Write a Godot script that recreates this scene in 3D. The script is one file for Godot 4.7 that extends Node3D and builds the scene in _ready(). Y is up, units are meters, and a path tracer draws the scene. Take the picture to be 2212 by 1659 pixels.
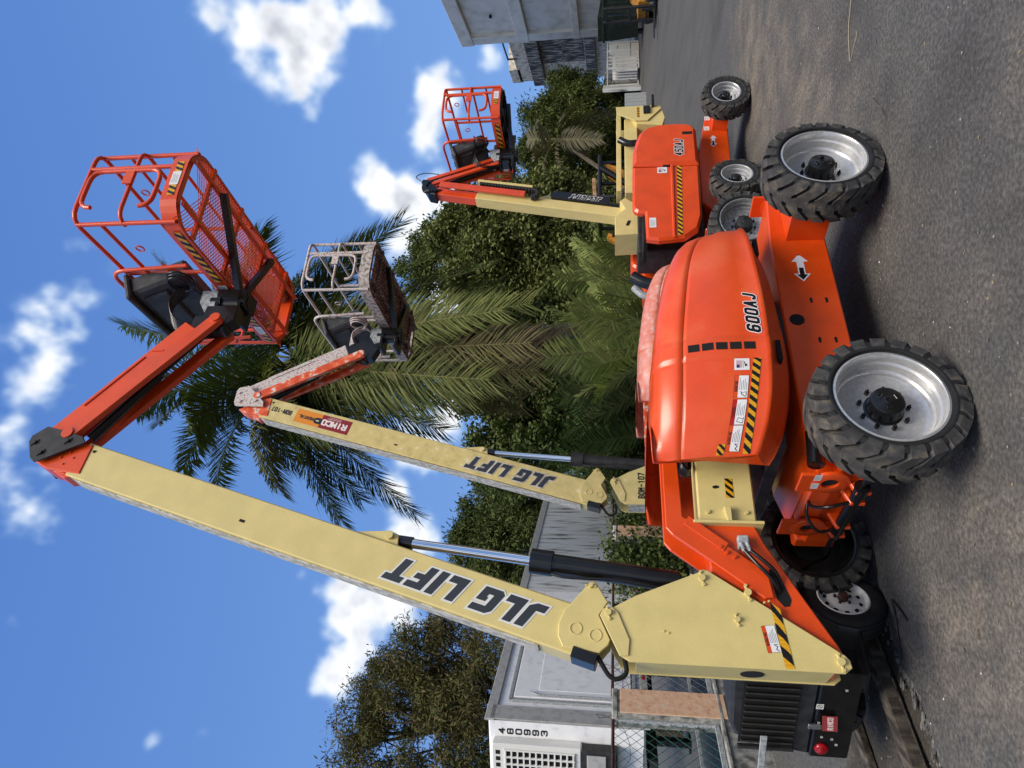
extends Node3D
# ---------------------------------------------------------------- geometry collector
class Geo:
	var v := PackedVector3Array()
	var n := PackedVector3Array()
	var u := PackedVector2Array()
	var c := PackedColorArray()
	var x := Transform3D.IDENTITY
	var col := Color.WHITE
	func vert(p: Vector3, q: Vector3, t: Vector2):
		v.append(x * p); n.append((x.basis * q).normalized()); u.append(t); c.append(col)
	# corners counter-clockwise seen from outside; written clockwise for Godot
	func tri(a: Vector3, b: Vector3, d: Vector3, na := Vector3.ZERO, nb := Vector3.ZERO, nd := Vector3.ZERO, ta := Vector2.ZERO, tb := Vector2.ZERO, td := Vector2.ZERO):
		if na == Vector3.ZERO:
			na = (b - a).cross(d - a)
			if na.length_squared() < 1e-18:
				return
			na = na.normalized(); nb = na; nd = na
		if x.basis.determinant() < 0:
			vert(a, na, ta); vert(b, nb, tb); vert(d, nd, td)
		else:
			vert(a, na, ta); vert(d, nd, td); vert(b, nb, tb)
	func quad(a: Vector3, b: Vector3, d: Vector3, e: Vector3, uv := false):
		var q := (d - a).cross(e - b)
		if q.length_squared() < 1e-18:
			return
		q = q.normalized()
		if uv:
			tri(a, b, d, q, q, q, Vector2(0, 1), Vector2(1, 1), Vector2(1, 0)); tri(a, d, e, q, q, q, Vector2(0, 1), Vector2(1, 0), Vector2(0, 0))
		else:
			tri(a, b, d, q, q, q); tri(a, d, e, q, q, q)
	func box(ce: Vector3, s: Vector3, bv := 0.006):
		var h := s * 0.5
		bv = minf(bv, minf(h.x, minf(h.y, h.z)) * 0.8)
		var k := [Vector3(1, 0, 0), Vector3(0, 1, 0), Vector3(0, 0, 1)]
		for i in 3:
			for sg in [-1.0, 1.0]:
				var a: Vector3 = k[i] * sg
				var b: Vector3 = k[(i + 1) % 3]
				var d: Vector3 = k[(i + 2) % 3]
				var o: Vector3 = ce + a * h[i]
				var w: Vector3 = b * (h[(i + 1) % 3] - bv)
				var l: Vector3 = d * (h[(i + 2) % 3] - bv)
				if sg > 0: quad(o - w - l, o + w - l, o + w + l, o - w + l)
				else: quad(o - w - l, o - w + l, o + w + l, o + w - l)
		if bv <= 0.0005:
			return
		for i in 3:
			var j := (i + 1) % 3
			var m := (i + 2) % 3
			for sj in [-1.0, 1.0]:
				for sm in [-1.0, 1.0]:
					var a: Vector3 = k[i] * (h[i] - bv)
					var p: Vector3 = ce + k[j] * sj * h[j] + k[m] * sm * (h[m] - bv)
					var q: Vector3 = ce + k[j] * sj * (h[j] - bv) + k[m] * sm * h[m]
					_edge(p, q, a, k[j] * sj + k[m] * sm)
		for sx in [-1.0, 1.0]:
			for sy in [-1.0, 1.0]:
				for sz in [-1.0, 1.0]:
					var sv := Vector3(sx, sy, sz)
					var p := ce + Vector3(sx * h.x, sy * (h.y - bv), sz * (h.z - bv))
					var q := ce + Vector3(sx * (h.x - bv), sy * h.y, sz * (h.z - bv))
					var r := ce + Vector3(sx * (h.x - bv), sy * (h.y - bv), sz * h.z)
					if (q - p).cross(r - p).dot(sv) > 0: tri(p, q, r)
					else: tri(p, r, q)
	func _edge(p: Vector3, q: Vector3, a: Vector3, out: Vector3):
		if (q - p).cross(a).dot(out) > 0: quad(p - a, q - a, q + a, p + a)
		else: quad(p - a, p + a, q + a, q - a)
	# outline in x/y pushed out between z0 and z1, chamfered on both rims
	func prism(poly, z0: float, z1: float, bv := 0.006):
		var P := PackedVector2Array(poly)
		if Geometry2D.is_polygon_clockwise(P): P.reverse()
		var m := P.size()
		var I := PackedVector2Array()
		for i in m:
			var a := (P[i] - P[(i + m - 1) % m]).normalized()
			var b := (P[(i + 1) % m] - P[i]).normalized()
			var na := Vector2(-a.y, a.x)
			var nb := Vector2(-b.y, b.x)
			var s := (na + nb).normalized()
			I.append(P[i] + s * bv / maxf(0.4, s.dot(na)))
		var t := Geometry2D.triangulate_polygon(I)
		for i in range(0, t.size(), 3):
			var a := I[t[i]]
			var b := I[t[i + 1]]
			var d := I[t[i + 2]]
			if (b - a).cross(d - a) < 0:
				var s := b; b = d; d = s
			tri(Vector3(a.x, a.y, z1), Vector3(b.x, b.y, z1), Vector3(d.x, d.y, z1))
			tri(Vector3(a.x, a.y, z0), Vector3(d.x, d.y, z0), Vector3(b.x, b.y, z0))
		for i in m:
			var j := (i + 1) % m
			quad(Vector3(P[i].x, P[i].y, z0 + bv), Vector3(P[j].x, P[j].y, z0 + bv), Vector3(P[j].x, P[j].y, z1 - bv), Vector3(P[i].x, P[i].y, z1 - bv))
			if bv > 0.0005:
				quad(Vector3(P[i].x, P[i].y, z1 - bv), Vector3(P[j].x, P[j].y, z1 - bv), Vector3(I[j].x, I[j].y, z1), Vector3(I[i].x, I[i].y, z1))
				quad(Vector3(P[j].x, P[j].y, z0 + bv), Vector3(P[i].x, P[i].y, z0 + bv), Vector3(I[i].x, I[i].y, z0), Vector3(I[j].x, I[j].y, z0))
	func tube(pts, r, sides := 8, closed := false, r1 := -1.0, cap := true):
		var P := PackedVector3Array(pts)
		var m := P.size()
		var up := Vector3.UP
		var R := []
		for i in m:
			var t: Vector3
			if closed: t = (P[(i + 1) % m] - P[(i + m - 1) % m]).normalized()
			else: t = (P[mini(i + 1, m - 1)] - P[maxi(i - 1, 0)]).normalized()
			if i == 0 and absf(t.dot(up)) > 0.95: up = Vector3.RIGHT
			var s := t.cross(up)
			if s.length() < 1e-4: s = t.cross(Vector3(0.3, 0.5, 0.8))
			s = s.normalized()
			up = s.cross(t).normalized()
			var rr: float = r if r1 < 0 else lerpf(r, r1, float(i) / (m - 1))
			var ring := []
			for k in sides:
				var an := TAU * k / sides
				ring.append([P[i] + (s * cos(an) + up * sin(an)) * rr, s * cos(an) + up * sin(an)])
			R.append(ring)
		for i in (m if closed else m - 1):
			var A = R[i]
			var B = R[(i + 1) % m]
			for k in sides:
				var l := (k + 1) % sides
				tri(A[k][0], B[l][0], A[l][0], A[k][1], B[l][1], A[l][1]); tri(A[k][0], B[k][0], B[l][0], A[k][1], B[k][1], B[l][1])
		if cap and not closed:
			for e in [0, m - 1]:
				for k in range(1, sides - 1):
					if e == 0: tri(R[e][0][0], R[e][k][0], R[e][k + 1][0])
					else: tri(R[e][0][0], R[e][k + 1][0], R[e][k][0])
	func bar(p: Vector3, q: Vector3, w: float, h: float, side := Vector3(0, 0, 1), bv := 0.006):
		var keep := x
		var d := (q - p).normalized()
		var s := (side - d * side.dot(d)).normalized()
		x = keep * Transform3D(Basis(d, s.cross(d), s), (p + q) * 0.5)
		box(Vector3.ZERO, Vector3(p.distance_to(q), h, w), bv)
		x = keep
	# profile of (radius, height) turned about local z
	func lathe(prof, segs := 32, crease := 0.75):
		var m: int = prof.size()
		for i in m - 1:
			var a: Vector2 = prof[i]
			var b: Vector2 = prof[i + 1]
			if a.distance_to(b) < 1e-5: continue
			var d := (b - a).normalized()
			var fn := Vector2(d.y, -d.x)
			var n0 := fn
			var n1 := fn
			if i > 0:
				var e: Vector2 = (a - prof[i - 1]).normalized()
				if e.dot(d) > crease: n0 = (Vector2(e.y, -e.x) + fn).normalized()
			if i < m - 2:
				var e: Vector2 = (prof[i + 2] - b).normalized()
				if e.dot(d) > crease: n1 = (Vector2(e.y, -e.x) + fn).normalized()
			for k in segs:
				var c0 := cos(TAU * k / segs)
				var s0 := sin(TAU * k / segs)
				var c1 := cos(TAU * (k + 1) / segs)
				var s1 := sin(TAU * (k + 1) / segs)
				var A := Vector3(a.x * c0, a.x * s0, a.y)
				var B := Vector3(a.x * c1, a.x * s1, a.y)
				var C := Vector3(b.x * c1, b.x * s1, b.y)
				var D := Vector3(b.x * c0, b.x * s0, b.y)
				var NA := Vector3(n0.x * c0, n0.x * s0, n0.y)
				var NB := Vector3(n0.x * c1, n0.x * s1, n0.y)
				var NC := Vector3(n1.x * c1, n1.x * s1, n1.y)
				var ND := Vector3(n1.x * c0, n1.x * s0, n1.y)
				if a.x > 1e-5: tri(A, B, C, NA, NB, NC)
				if b.x > 1e-5: tri(A, C, D, NA, NC, ND)
	func cyl(p: Vector3, q: Vector3, r: float, sides := 12): tube([p, q], r, sides)
	func ball(ce: Vector3, r: float, k := 6):
		var keep := x
		x = keep * Transform3D(Basis.IDENTITY, ce)
		var pr := []
		for i in k + 1: pr.append(Vector2(r * sin(PI * i / k), -r * cos(PI * i / k)))
		lathe(pr, k + 4, 0.0)
		x = keep
	# rows of points, smooth shaded; outside is to the right-hand side of (row direction x column direction)
	func sheet(rows, uv := false):
		var a: int = rows.size()
		var b: int = rows[0].size()
		var N := []
		for i in a:
			var r := []
			for j in b:
				var du: Vector3 = rows[mini(i + 1, a - 1)][j] - rows[maxi(i - 1, 0)][j]
				var dv: Vector3 = rows[i][mini(j + 1, b - 1)] - rows[i][maxi(j - 1, 0)]
				r.append(du.cross(dv).normalized())
			N.append(r)
		for i in a - 1:
			for j in b - 1:
				var t00 := Vector2(float(i) / (a - 1), 1.0 - float(j) / (b - 1))
				var t10 := Vector2(float(i + 1) / (a - 1), t00.y)
				var t11 := Vector2(t10.x, 1.0 - float(j + 1) / (b - 1))
				var t01 := Vector2(t00.x, t11.y)
				tri(rows[i][j], rows[i + 1][j], rows[i + 1][j + 1], N[i][j], N[i + 1][j], N[i + 1][j + 1], t00, t10, t11)
				tri(rows[i][j], rows[i + 1][j + 1], rows[i][j + 1], N[i][j], N[i + 1][j + 1], N[i][j + 1], t00, t11, t01)
	func mesh() -> ArrayMesh:
		var A := []
		A.resize(Mesh.ARRAY_MAX)
		A[Mesh.ARRAY_VERTEX] = v; A[Mesh.ARRAY_NORMAL] = n; A[Mesh.ARRAY_TEX_UV] = u; A[Mesh.ARRAY_COLOR] = c
		var me := ArrayMesh.new()
		me.add_surface_from_arrays(Mesh.PRIMITIVE_TRIANGLES, A)
		return me

const CAM_H := 2.15
const FLOOR := -0.045             # level of the yard where the lifts stand
const PITCH := 8.2
const FPX := 2796.0 / 1.82278      # focal length in pixels of a 2212 pixel wide view of the photograph
var M := {}
var rng := RandomNumberGenerator.new()

func V(a, b, c = 0.0) -> Vector3: return Vector3(a, b, c)
func P2(flat) -> PackedVector2Array:
	var r := PackedVector2Array()
	for i in range(0, flat.size(), 2): r.append(Vector2(flat[i], flat[i + 1]))
	return r
# the point at world depth z on the line of sight through pixel (x, y) of the 2212 pixel wide photograph
func at(x: float, y: float, z: float) -> Vector3:
	var a := (829.5 - y) / FPX
	var b := -(x - 1106.0) / FPX
	var co := cos(deg_to_rad(PITCH))
	var si := sin(deg_to_rad(PITCH))
	var d := Vector3(a, si + b * co, -(co - b * si))
	return Vector3(0, CAM_H, 0) + d * (z / d.z)
func thing(called: String, label: String, category: String, pos := Vector3.ZERO, yaw := 0.0, group := "") -> Node3D:
	var o := Node3D.new()
	o.name = called
	add_child(o, true)
	o.position = pos; o.rotation_degrees.y = yaw
	tag(o, label, category, group)
	return o
func tag(o: Node, label: String, category: String, group := ""):
	o.set_meta("label", label); o.set_meta("category", category)
	if group != "": o.set_meta("group", group)
func sub(parent: Node, called: String, pos := Vector3.ZERO, yaw := 0.0) -> Node3D:
	var o := Node3D.new()
	o.name = called
	parent.add_child(o, true)
	o.position = pos; o.rotation_degrees.y = yaw
	return o
func part(parent: Node, called: String, g: Geo, mat: Material, label := "") -> MeshInstance3D:
	var o := MeshInstance3D.new()
	o.name = called
	o.mesh = g.mesh()
	o.mesh.surface_set_material(0, mat)
	o.cast_shadow = GeometryInstance3D.SHADOW_CASTING_SETTING_ON
	parent.add_child(o, true)
	if label != "": o.set_meta("label", label)
	return o
func same(parent: Node, called: String, me: Mesh, xf: Transform3D, mat: Material = null) -> MeshInstance3D:
	var o := MeshInstance3D.new()
	o.name = called
	o.mesh = me
	o.transform = xf
	if mat: o.material_override = mat
	parent.add_child(o, true)
	return o
func copies(parent: Node, called: String, me: Mesh, xfs: Array, cols: Array) -> MultiMeshInstance3D:
	var mm := MultiMesh.new()
	mm.transform_format = MultiMesh.TRANSFORM_3D
	mm.use_colors = cols.size() > 0
	mm.mesh = me
	mm.instance_count = xfs.size()
	for i in xfs.size():
		mm.set_instance_transform(i, xfs[i])
		if cols.size() > 0: mm.set_instance_color(i, cols[i])
	var o := MultiMeshInstance3D.new()
	o.name = called
	o.multimesh = mm
	parent.add_child(o, true)
	return o

# ---------------------------------------------------------------- textures and materials
func noise_image(size: int, freq: float, seed_: int, oct := 4, kind := FastNoiseLite.TYPE_SIMPLEX_SMOOTH) -> Image:
	var f := FastNoiseLite.new()
	f.noise_type = kind
	f.seed = seed_; f.frequency = freq; f.fractal_octaves = oct
	return f.get_seamless_image(size, size)
# two or three tones laid out by noise: stops is [value, colour, value, colour ...] over 0..1
func tone_texture(size: int, freq: float, seed_: int, stops: Array, oct := 4, grain := 0.0, kind := FastNoiseLite.TYPE_SIMPLEX_SMOOTH, stretch := 1) -> ImageTexture:
	var a := noise_image(size, freq, seed_, oct, kind)
	var b := noise_image(size, 0.35, seed_ + 9, 2)
	var im := Image.create(size, size, false, Image.FORMAT_RGB8)
	for y in size:
		for x in size:
			var t: float = a.get_pixel(x, (y / stretch) % size).r
			var k: Color = stops[1]
			for i in range(2, stops.size(), 2):
				k = k.lerp(stops[i + 1], smoothstep(stops[i - 2], stops[i], t))
			if grain > 0: k = k * (1.0 + grain * (b.get_pixel(x, y).r - 0.5) * 2.0)
			im.set_pixel(x, y, k)
	im.generate_mipmaps()
	return ImageTexture.create_from_image(im)
func flat(c: Color, rough := 0.5, metal := 0.0, spec := 0.5) -> StandardMaterial3D:
	var m := StandardMaterial3D.new()
	m.albedo_color = c; m.roughness = rough; m.metallic = metal; m.metallic_specular = spec
	return m
func triplanar(tex: Texture2D, size: float, rough: float, world := false, bump: Texture2D = null, depth := 0.0) -> StandardMaterial3D:
	var m := StandardMaterial3D.new()
	m.albedo_texture = tex; m.roughness = rough
	m.uv1_triplanar = true; m.uv1_world_triplanar = world
	m.uv1_scale = Vector3.ONE / size
	if bump:
		m.heightmap_enabled = true; m.heightmap_texture = bump; m.heightmap_scale = depth
	return m
func G(s: float) -> Color: return Color(s, s, s)
func make_materials():
	var fine := ImageTexture.create_from_image(noise_image(256, 0.12, 5, 3))
	var lump := ImageTexture.create_from_image(noise_image(256, 0.03, 7, 4))
	M.fine = fine
	var o := Color(0.84, 0.28, 0.055)
	M.orange = triplanar(tone_texture(256, 0.012, 11, [0.2, o * 0.95, 0.6, o, 0.85, o.lerp(Color(0.9, 0.4, 0.25), 0.1)], 5, 0.05), 1.3, 0.33)
	M.orange.clearcoat_enabled = true; M.orange.clearcoat = 0.25; M.orange.clearcoat_roughness = 0.2
	# the big lift's covers: paint with paler worn blotches
	M.hood = triplanar(tone_texture(256, 0.011, 12, [0.2, o * 0.96, 0.56, o, 0.66, o.lerp(Color(0.86, 0.46, 0.36), 0.16), 0.85, o.lerp(Color(0.88, 0.5, 0.4), 0.28)], 6, 0.05), 1.5, 0.33)
	M.hood.clearcoat_enabled = true; M.hood.clearcoat = 0.25; M.hood.clearcoat_roughness = 0.2
	M.orange_old = triplanar(tone_texture(256, 0.02, 13, [0.25, o * 0.92, 0.5, o.lerp(Color(0.86, 0.5, 0.4), 0.35), 0.62, o.lerp(Color(0.86, 0.62, 0.55), 0.6), 0.72, Color(0.8, 0.78, 0.76)], 6, 0.12), 0.9, 0.55)
	M.overspray = triplanar(tone_texture(256, 0.025, 17, [0.2, Color(0.6, 0.36, 0.28), 0.34, Color(0.72, 0.62, 0.58), 0.46, Color(0.77, 0.755, 0.74), 0.8, Color(0.66, 0.655, 0.645)], 6, 0.2), 0.28, 0.65)
	M.grimy = triplanar(tone_texture(256, 0.03, 18, [0.15, Color(0.42, 0.33, 0.29), 0.4, Color(0.58, 0.54, 0.51), 0.7, Color(0.72, 0.7, 0.68)], 6, 0.2), 0.5, 0.75)
	M.faded = triplanar(tone_texture(256, 0.018, 19, [0.15, Color(0.84, 0.42, 0.32), 0.45, Color(0.85, 0.52, 0.44), 0.7, Color(0.86, 0.62, 0.56), 0.92, Color(0.87, 0.78, 0.74)], 6, 0.1), 0.55, 0.4)
	var cr := Color(0.80, 0.73, 0.475)
	M.cream = triplanar(tone_texture(256, 0.015, 23, [0.2, cr * 0.98, 0.55, cr, 0.8, cr * 1.015], 5, 0.035), 1.1, 0.42)
	M.cream_old = triplanar(tone_texture(256, 0.02, 29, [0.15, cr * 0.88, 0.4, cr * 0.95, 0.74, cr * 0.98, 0.86, Color(0.82, 0.78, 0.64)], 6, 0.08), 0.9, 0.55)
	M.cream_grey = triplanar(tone_texture(256, 0.03, 31, [0.3, Color(0.58, 0.57, 0.53), 0.55, Color(0.7, 0.69, 0.65), 0.75, Color(0.76, 0.75, 0.72)], 6, 0.15), 0.8, 0.7)
	M.black = triplanar(tone_texture(128, 0.03, 37, [0.3, G(0.05), 0.7, G(0.07)], 4, 0.1), 0.6, 0.27)
	M.dark = triplanar(tone_texture(128, 0.03, 38, [0.3, G(0.10), 0.7, G(0.16)], 4, 0.15), 0.6, 0.6)
	M.console = triplanar(tone_texture(128, 0.03, 39, [0.3, Color(0.19, 0.195, 0.2), 0.7, Color(0.26, 0.265, 0.27)], 4, 0.1), 0.6, 0.6)
	M.hole = flat(G(0.02), 0.9)
	M.tyre = triplanar(tone_texture(256, 0.02, 41, [0.25, G(0.17), 0.5, Color(0.235, 0.23, 0.225), 0.66, Color(0.28, 0.27, 0.255), 0.8, Color(0.37, 0.335, 0.28)], 6, 0.25), 0.7, 0.82, false, lump, 0.12)
	M.tyre_wall = triplanar(tone_texture(128, 0.03, 43, [0.3, G(0.085), 0.6, G(0.11), 0.85, G(0.14)], 4, 0.12), 0.5, 0.62)
	M.silver = triplanar(tone_texture(256, 0.05, 47, [0.3, G(0.70), 0.7, G(0.75)], 3, 0.05), 0.5, 0.3)
	M.silver.metallic = 0.5
	M.silver_old = triplanar(tone_texture(256, 0.04, 48, [0.3, G(0.5), 0.7, G(0.66)], 4, 0.12), 0.5, 0.5)
	M.silver_old.metallic = 0.5
	M.chrome = flat(G(0.86), 0.09, 1.0)
	M.steel = flat(Color(0.55, 0.55, 0.55), 0.4, 0.8)
	M.white = triplanar(tone_texture(256, 0.02, 53, [0.05, Color(0.82, 0.825, 0.83), 0.4, Color(0.88, 0.885, 0.89), 0.9, Color(0.9, 0.9, 0.9)], 5, 0.05), 1.6, 0.5)
	M.white_plain = flat(Color(0.86, 0.86, 0.85), 0.5)
	M.white_paint = flat(Color(0.82, 0.82, 0.80), 0.55)
	M.lead = flat(Color(0.155, 0.17, 0.19), 0.5)
	M.grey_panel = triplanar(tone_texture(256, 0.02, 57, [0.1, Color(0.56, 0.56, 0.55), 0.6, Color(0.63, 0.63, 0.62)], 5, 0.05), 1.2, 0.6)
	# long rain streaks running down a pale panel
	M.streaky = triplanar(tone_texture(256, 0.035, 59, [0.1, Color(0.36, 0.35, 0.34), 0.27, Color(0.62, 0.62, 0.61), 0.5, Color(0.78, 0.79, 0.79)], 5, 0.1, FastNoiseLite.TYPE_SIMPLEX_SMOOTH, 6), 2.2, 0.65)
	M.soot = triplanar(tone_texture(256, 0.045, 61, [0.3, Color(0.13, 0.12, 0.11), 0.5, Color(0.33, 0.31, 0.28), 0.75, Color(0.62, 0.59, 0.53)], 5, 0.1, FastNoiseLite.TYPE_SIMPLEX_SMOOTH, 5), 3.0, 0.8)
	M.plaster = triplanar(tone_texture(256, 0.02, 67, [0.1, Color(0.74, 0.72, 0.675), 0.5, Color(0.81, 0.79, 0.75), 0.9, Color(0.835, 0.82, 0.785)], 6, 0.05), 6.0, 0.85)
	M.plaster_old = triplanar(tone_texture(256, 0.03, 68, [0.15, Color(0.5, 0.47, 0.42), 0.4, Color(0.7, 0.67, 0.6), 0.8, Color(0.78, 0.75, 0.69)], 6, 0.08), 4.0, 0.85)
	M.peach = triplanar(tone_texture(256, 0.02, 71, [0.05, Color(0.7, 0.54, 0.43), 0.2, Color(0.82, 0.65, 0.52), 0.7, Color(0.85, 0.7, 0.57), 0.95, Color(0.8, 0.74, 0.66)], 6, 0.1), 0.9, 0.85, false, lump, 0.3)
	M.concrete = triplanar(tone_texture(256, 0.02, 73, [0.2, Color(0.33, 0.33, 0.31), 0.45, Color(0.5, 0.5, 0.48), 0.75, Color(0.62, 0.62, 0.59)], 6, 0.15), 1.3, 0.9, false, lump, 0.4)
	M.timber = triplanar(tone_texture(256, 0.03, 79, [0.25, Color(0.16, 0.14, 0.12), 0.5, Color(0.27, 0.24, 0.21), 0.8, Color(0.4, 0.37, 0.33)], 5, 0.2, FastNoiseLite.TYPE_SIMPLEX_SMOOTH, 7), 0.7, 0.9, false, lump, 0.6)
	M.rust = triplanar(tone_texture(128, 0.05, 83, [0.3, Color(0.15, 0.08, 0.06), 0.6, Color(0.25, 0.13, 0.1), 0.8, Color(0.36, 0.2, 0.13)], 4, 0.2), 0.5, 0.85)
	M.rusty_floor = triplanar(tone_texture(256, 0.05, 84, [0.2, Color(0.26, 0.18, 0.16), 0.45, Color(0.38, 0.29, 0.27), 0.62, Color(0.47, 0.41, 0.39), 0.78, Color(0.7, 0.68, 0.66)], 6, 0.2), 0.7, 0.9)
	M.galv = triplanar(tone_texture(128, 0.05, 87, [0.3, Color(0.5, 0.52, 0.53), 0.7, Color(0.64, 0.66, 0.66)], 4, 0.1), 0.4, 0.5)
	M.green_wire = flat(Color(0.1, 0.34, 0.27), 0.5)
	M.grey_wire = flat(Color(0.42, 0.45, 0.44), 0.5, 0.4)
	M.yellow = triplanar(tone_texture(128, 0.03, 89, [0.3, Color(0.62, 0.4, 0.06), 0.6, Color(0.76, 0.52, 0.1), 0.8, Color(0.5, 0.38, 0.2)], 4, 0.1), 0.8, 0.55)
	M.green_steel = triplanar(tone_texture(128, 0.03, 91, [0.3, Color(0.1, 0.15, 0.11), 0.7, Color(0.15, 0.2, 0.155)], 4, 0.1), 1.5, 0.6)
	M.red = flat(Color(0.6, 0.1, 0.09), 0.5)
	M.red_lens = flat(Color(0.55, 0.03, 0.06), 0.15)
	M.blue_steel = flat(Color(0.09, 0.15, 0.25), 0.6)
	M.plank = triplanar(tone_texture(128, 0.04, 93, [0.3, Color(0.55, 0.4, 0.28), 0.7, Color(0.7, 0.54, 0.4)], 4, 0.1, FastNoiseLite.TYPE_SIMPLEX_SMOOTH, 5), 0.6, 0.8)
	M.bark = triplanar(tone_texture(128, 0.06, 97, [0.3, Color(0.2, 0.175, 0.15), 0.7, Color(0.36, 0.32, 0.27)], 4, 0.2), 0.8, 0.95)
	M.palm_bark = triplanar(tone_texture(128, 0.06, 98, [0.3, Color(0.3, 0.27, 0.22), 0.7, Color(0.48, 0.44, 0.38)], 4, 0.2), 0.8, 0.95)
	var lf := StandardMaterial3D.new()
	lf.vertex_color_use_as_albedo = true
	lf.roughness = 0.7; lf.metallic_specular = 0.2
	lf.backlight_enabled = true; lf.backlight = Color(0.55, 0.6, 0.25)
	lf.cull_mode = BaseMaterial3D.CULL_DISABLED
	M.leaf = lf

# ---------------------------------------------------------------- print: stickers and lettering drawn into small pictures
const GLYPH := {
	"0": [[0.6, 0, 3.4, 0, 4, 0.8, 4, 5.2, 3.4, 6, 0.6, 6, 0, 5.2, 0, 0.8, 0.6, 0]], "1": [[0.8, 4.8, 2.2, 6, 2.2, 0]],
	"2": [[0, 5.2, 0.8, 6, 3.2, 6, 4, 5.2, 4, 3.8, 0, 0, 4, 0]], "3": [[0, 5.2, 0.8, 6, 3.2, 6, 4, 5.2, 4, 3.8, 3.2, 3.1, 1.6, 3.1], [3.2, 3.1, 4, 2.4, 4, 0.8, 3.2, 0, 0.8, 0, 0, 0.8]],
	"4": [[3, 0, 3, 6, 0, 2, 4, 2]], "5": [[4, 6, 0.4, 6, 0.2, 3.4, 3.2, 3.6, 4, 2.8, 4, 0.8, 3.2, 0, 0.6, 0, 0, 0.7]],
	"6": [[4, 5.2, 3.3, 6, 0.8, 6, 0, 5.2, 0, 0.8, 0.7, 0, 3.3, 0, 4, 0.8, 4, 2.6, 3.3, 3.4, 0, 3.1]], "7": [[0, 6, 4, 6, 1.4, 0]],
	"8": [[0.8, 3.1, 0, 3.9, 0, 5.2, 0.8, 6, 3.2, 6, 4, 5.2, 4, 3.9, 3.2, 3.1, 0.8, 3.1, 0, 2.3, 0, 0.8, 0.8, 0, 3.2, 0, 4, 0.8, 4, 2.3, 3.2, 3.1]],
	"9": [[0, 0.8, 0.7, 0, 3.2, 0, 4, 0.8, 4, 5.2, 3.3, 6, 0.7, 6, 0, 5.2, 0, 3.4, 0.7, 2.6, 4, 2.9]],
	"A": [[0, 0, 2, 6, 4, 0], [0.8, 2, 3.2, 2]], "B": [[0, 0, 0, 6, 3, 6, 3.8, 5.3, 3.8, 3.8, 3, 3.1, 0, 3.1], [3, 3.1, 4, 2.4, 4, 0.8, 3.1, 0, 0, 0]],
	"C": [[4, 5, 3.2, 6, 0.8, 6, 0, 5, 0, 1, 0.8, 0, 3.2, 0, 4, 1]], "D": [[0, 0, 0, 6, 2.8, 6, 4, 4.8, 4, 1.2, 2.8, 0, 0, 0]],
	"E": [[4, 6, 0, 6, 0, 0, 4, 0], [0, 3, 3, 3]], "F": [[4, 6, 0, 6, 0, 0], [0, 3, 3, 3]], "G": [[4, 5, 3.2, 6, 0.8, 6, 0, 5, 0, 1, 0.8, 0, 4, 0, 4, 2.8, 2.2, 2.8]],
	"I": [[2, 0, 2, 6]], "J": [[3.6, 6, 3.6, 1, 2.8, 0, 0.8, 0, 0.2, 0.9]], "L": [[0, 6, 0, 0, 4, 0]], "M": [[0, 0, 0, 6, 2, 2.6, 4, 6, 4, 0]], "N": [[0, 0, 0, 6, 4, 0, 4, 6]],
	"O": [[0.6, 0, 3.4, 0, 4, 0.8, 4, 5.2, 3.4, 6, 0.6, 6, 0, 5.2, 0, 0.8, 0.6, 0]], "R": [[0, 0, 0, 6, 3.2, 6, 4, 5.2, 4, 3.9, 3.2, 3, 0, 3], [2, 3, 4, 0]],
	"T": [[2, 0, 2, 6], [0, 6, 4, 6]], "U": [[0, 6, 0, 0.8, 0.8, 0, 3.2, 0, 4, 0.8, 4, 6]], "W": [[0, 6, 1, 0, 2, 4, 3, 0, 4, 6]], "-": [[0.6, 3, 3.4, 3]],
	"S": [[4, 5.2, 3.2, 6, 0.8, 6, 0, 5.2, 0, 3.8, 0.8, 3.1, 3.2, 3.1, 4, 2.4, 4, 0.8, 3.2, 0, 0.8, 0, 0, 0.8]]}
func seg(im: Image, a: Vector2, b: Vector2, w: float, col: Color):
	var lo := a.min(b) - Vector2(w, w)
	var hi := a.max(b) + Vector2(w, w)
	for y in range(maxi(0, int(lo.y)), mini(im.get_height(), int(hi.y) + 2)):
		for x in range(maxi(0, int(lo.x)), mini(im.get_width(), int(hi.x) + 2)):
			var p := Vector2(x + 0.5, y + 0.5)
			if p.distance_to(Geometry2D.get_closest_point_to_segment(p, a, b)) <= w: im.set_pixel(x, y, col)
# letters h pixels high from (x, y), y at the baseline; wide is the width of a letter against its height
func write(im: Image, text: String, x: float, y: float, h: float, w: float, col: Color, slant := 0.0, wide := 0.55, gap := 0.22):
	var s := h / 6.0
	var kx := h * wide / 4.0
	for ch in text:
		if GLYPH.has(ch):
			for st in GLYPH[ch]:
				for i in range(0, st.size() - 2, 2):
					seg(im, Vector2(x + st[i] * kx + slant * st[i + 1] * s, y - st[i + 1] * s), Vector2(x + st[i + 2] * kx + slant * st[i + 3] * s, y - st[i + 3] * s), w, col)
		x += h * (wide + gap)
func blank(w: int, h: int, c: Color) -> Image:
	var im := Image.create(w, h, false, Image.FORMAT_RGBA8)
	im.fill(c)
	return im
func print_mat(im: Image, cut := false, rough := 0.45) -> StandardMaterial3D:
	var m := StandardMaterial3D.new()
	im.generate_mipmaps()
	m.albedo_texture = ImageTexture.create_from_image(im)
	m.roughness = rough
	if cut:
		m.transparency = BaseMaterial3D.TRANSPARENCY_ALPHA_SCISSOR
		m.alpha_scissor_threshold = 0.5
	return m
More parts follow.
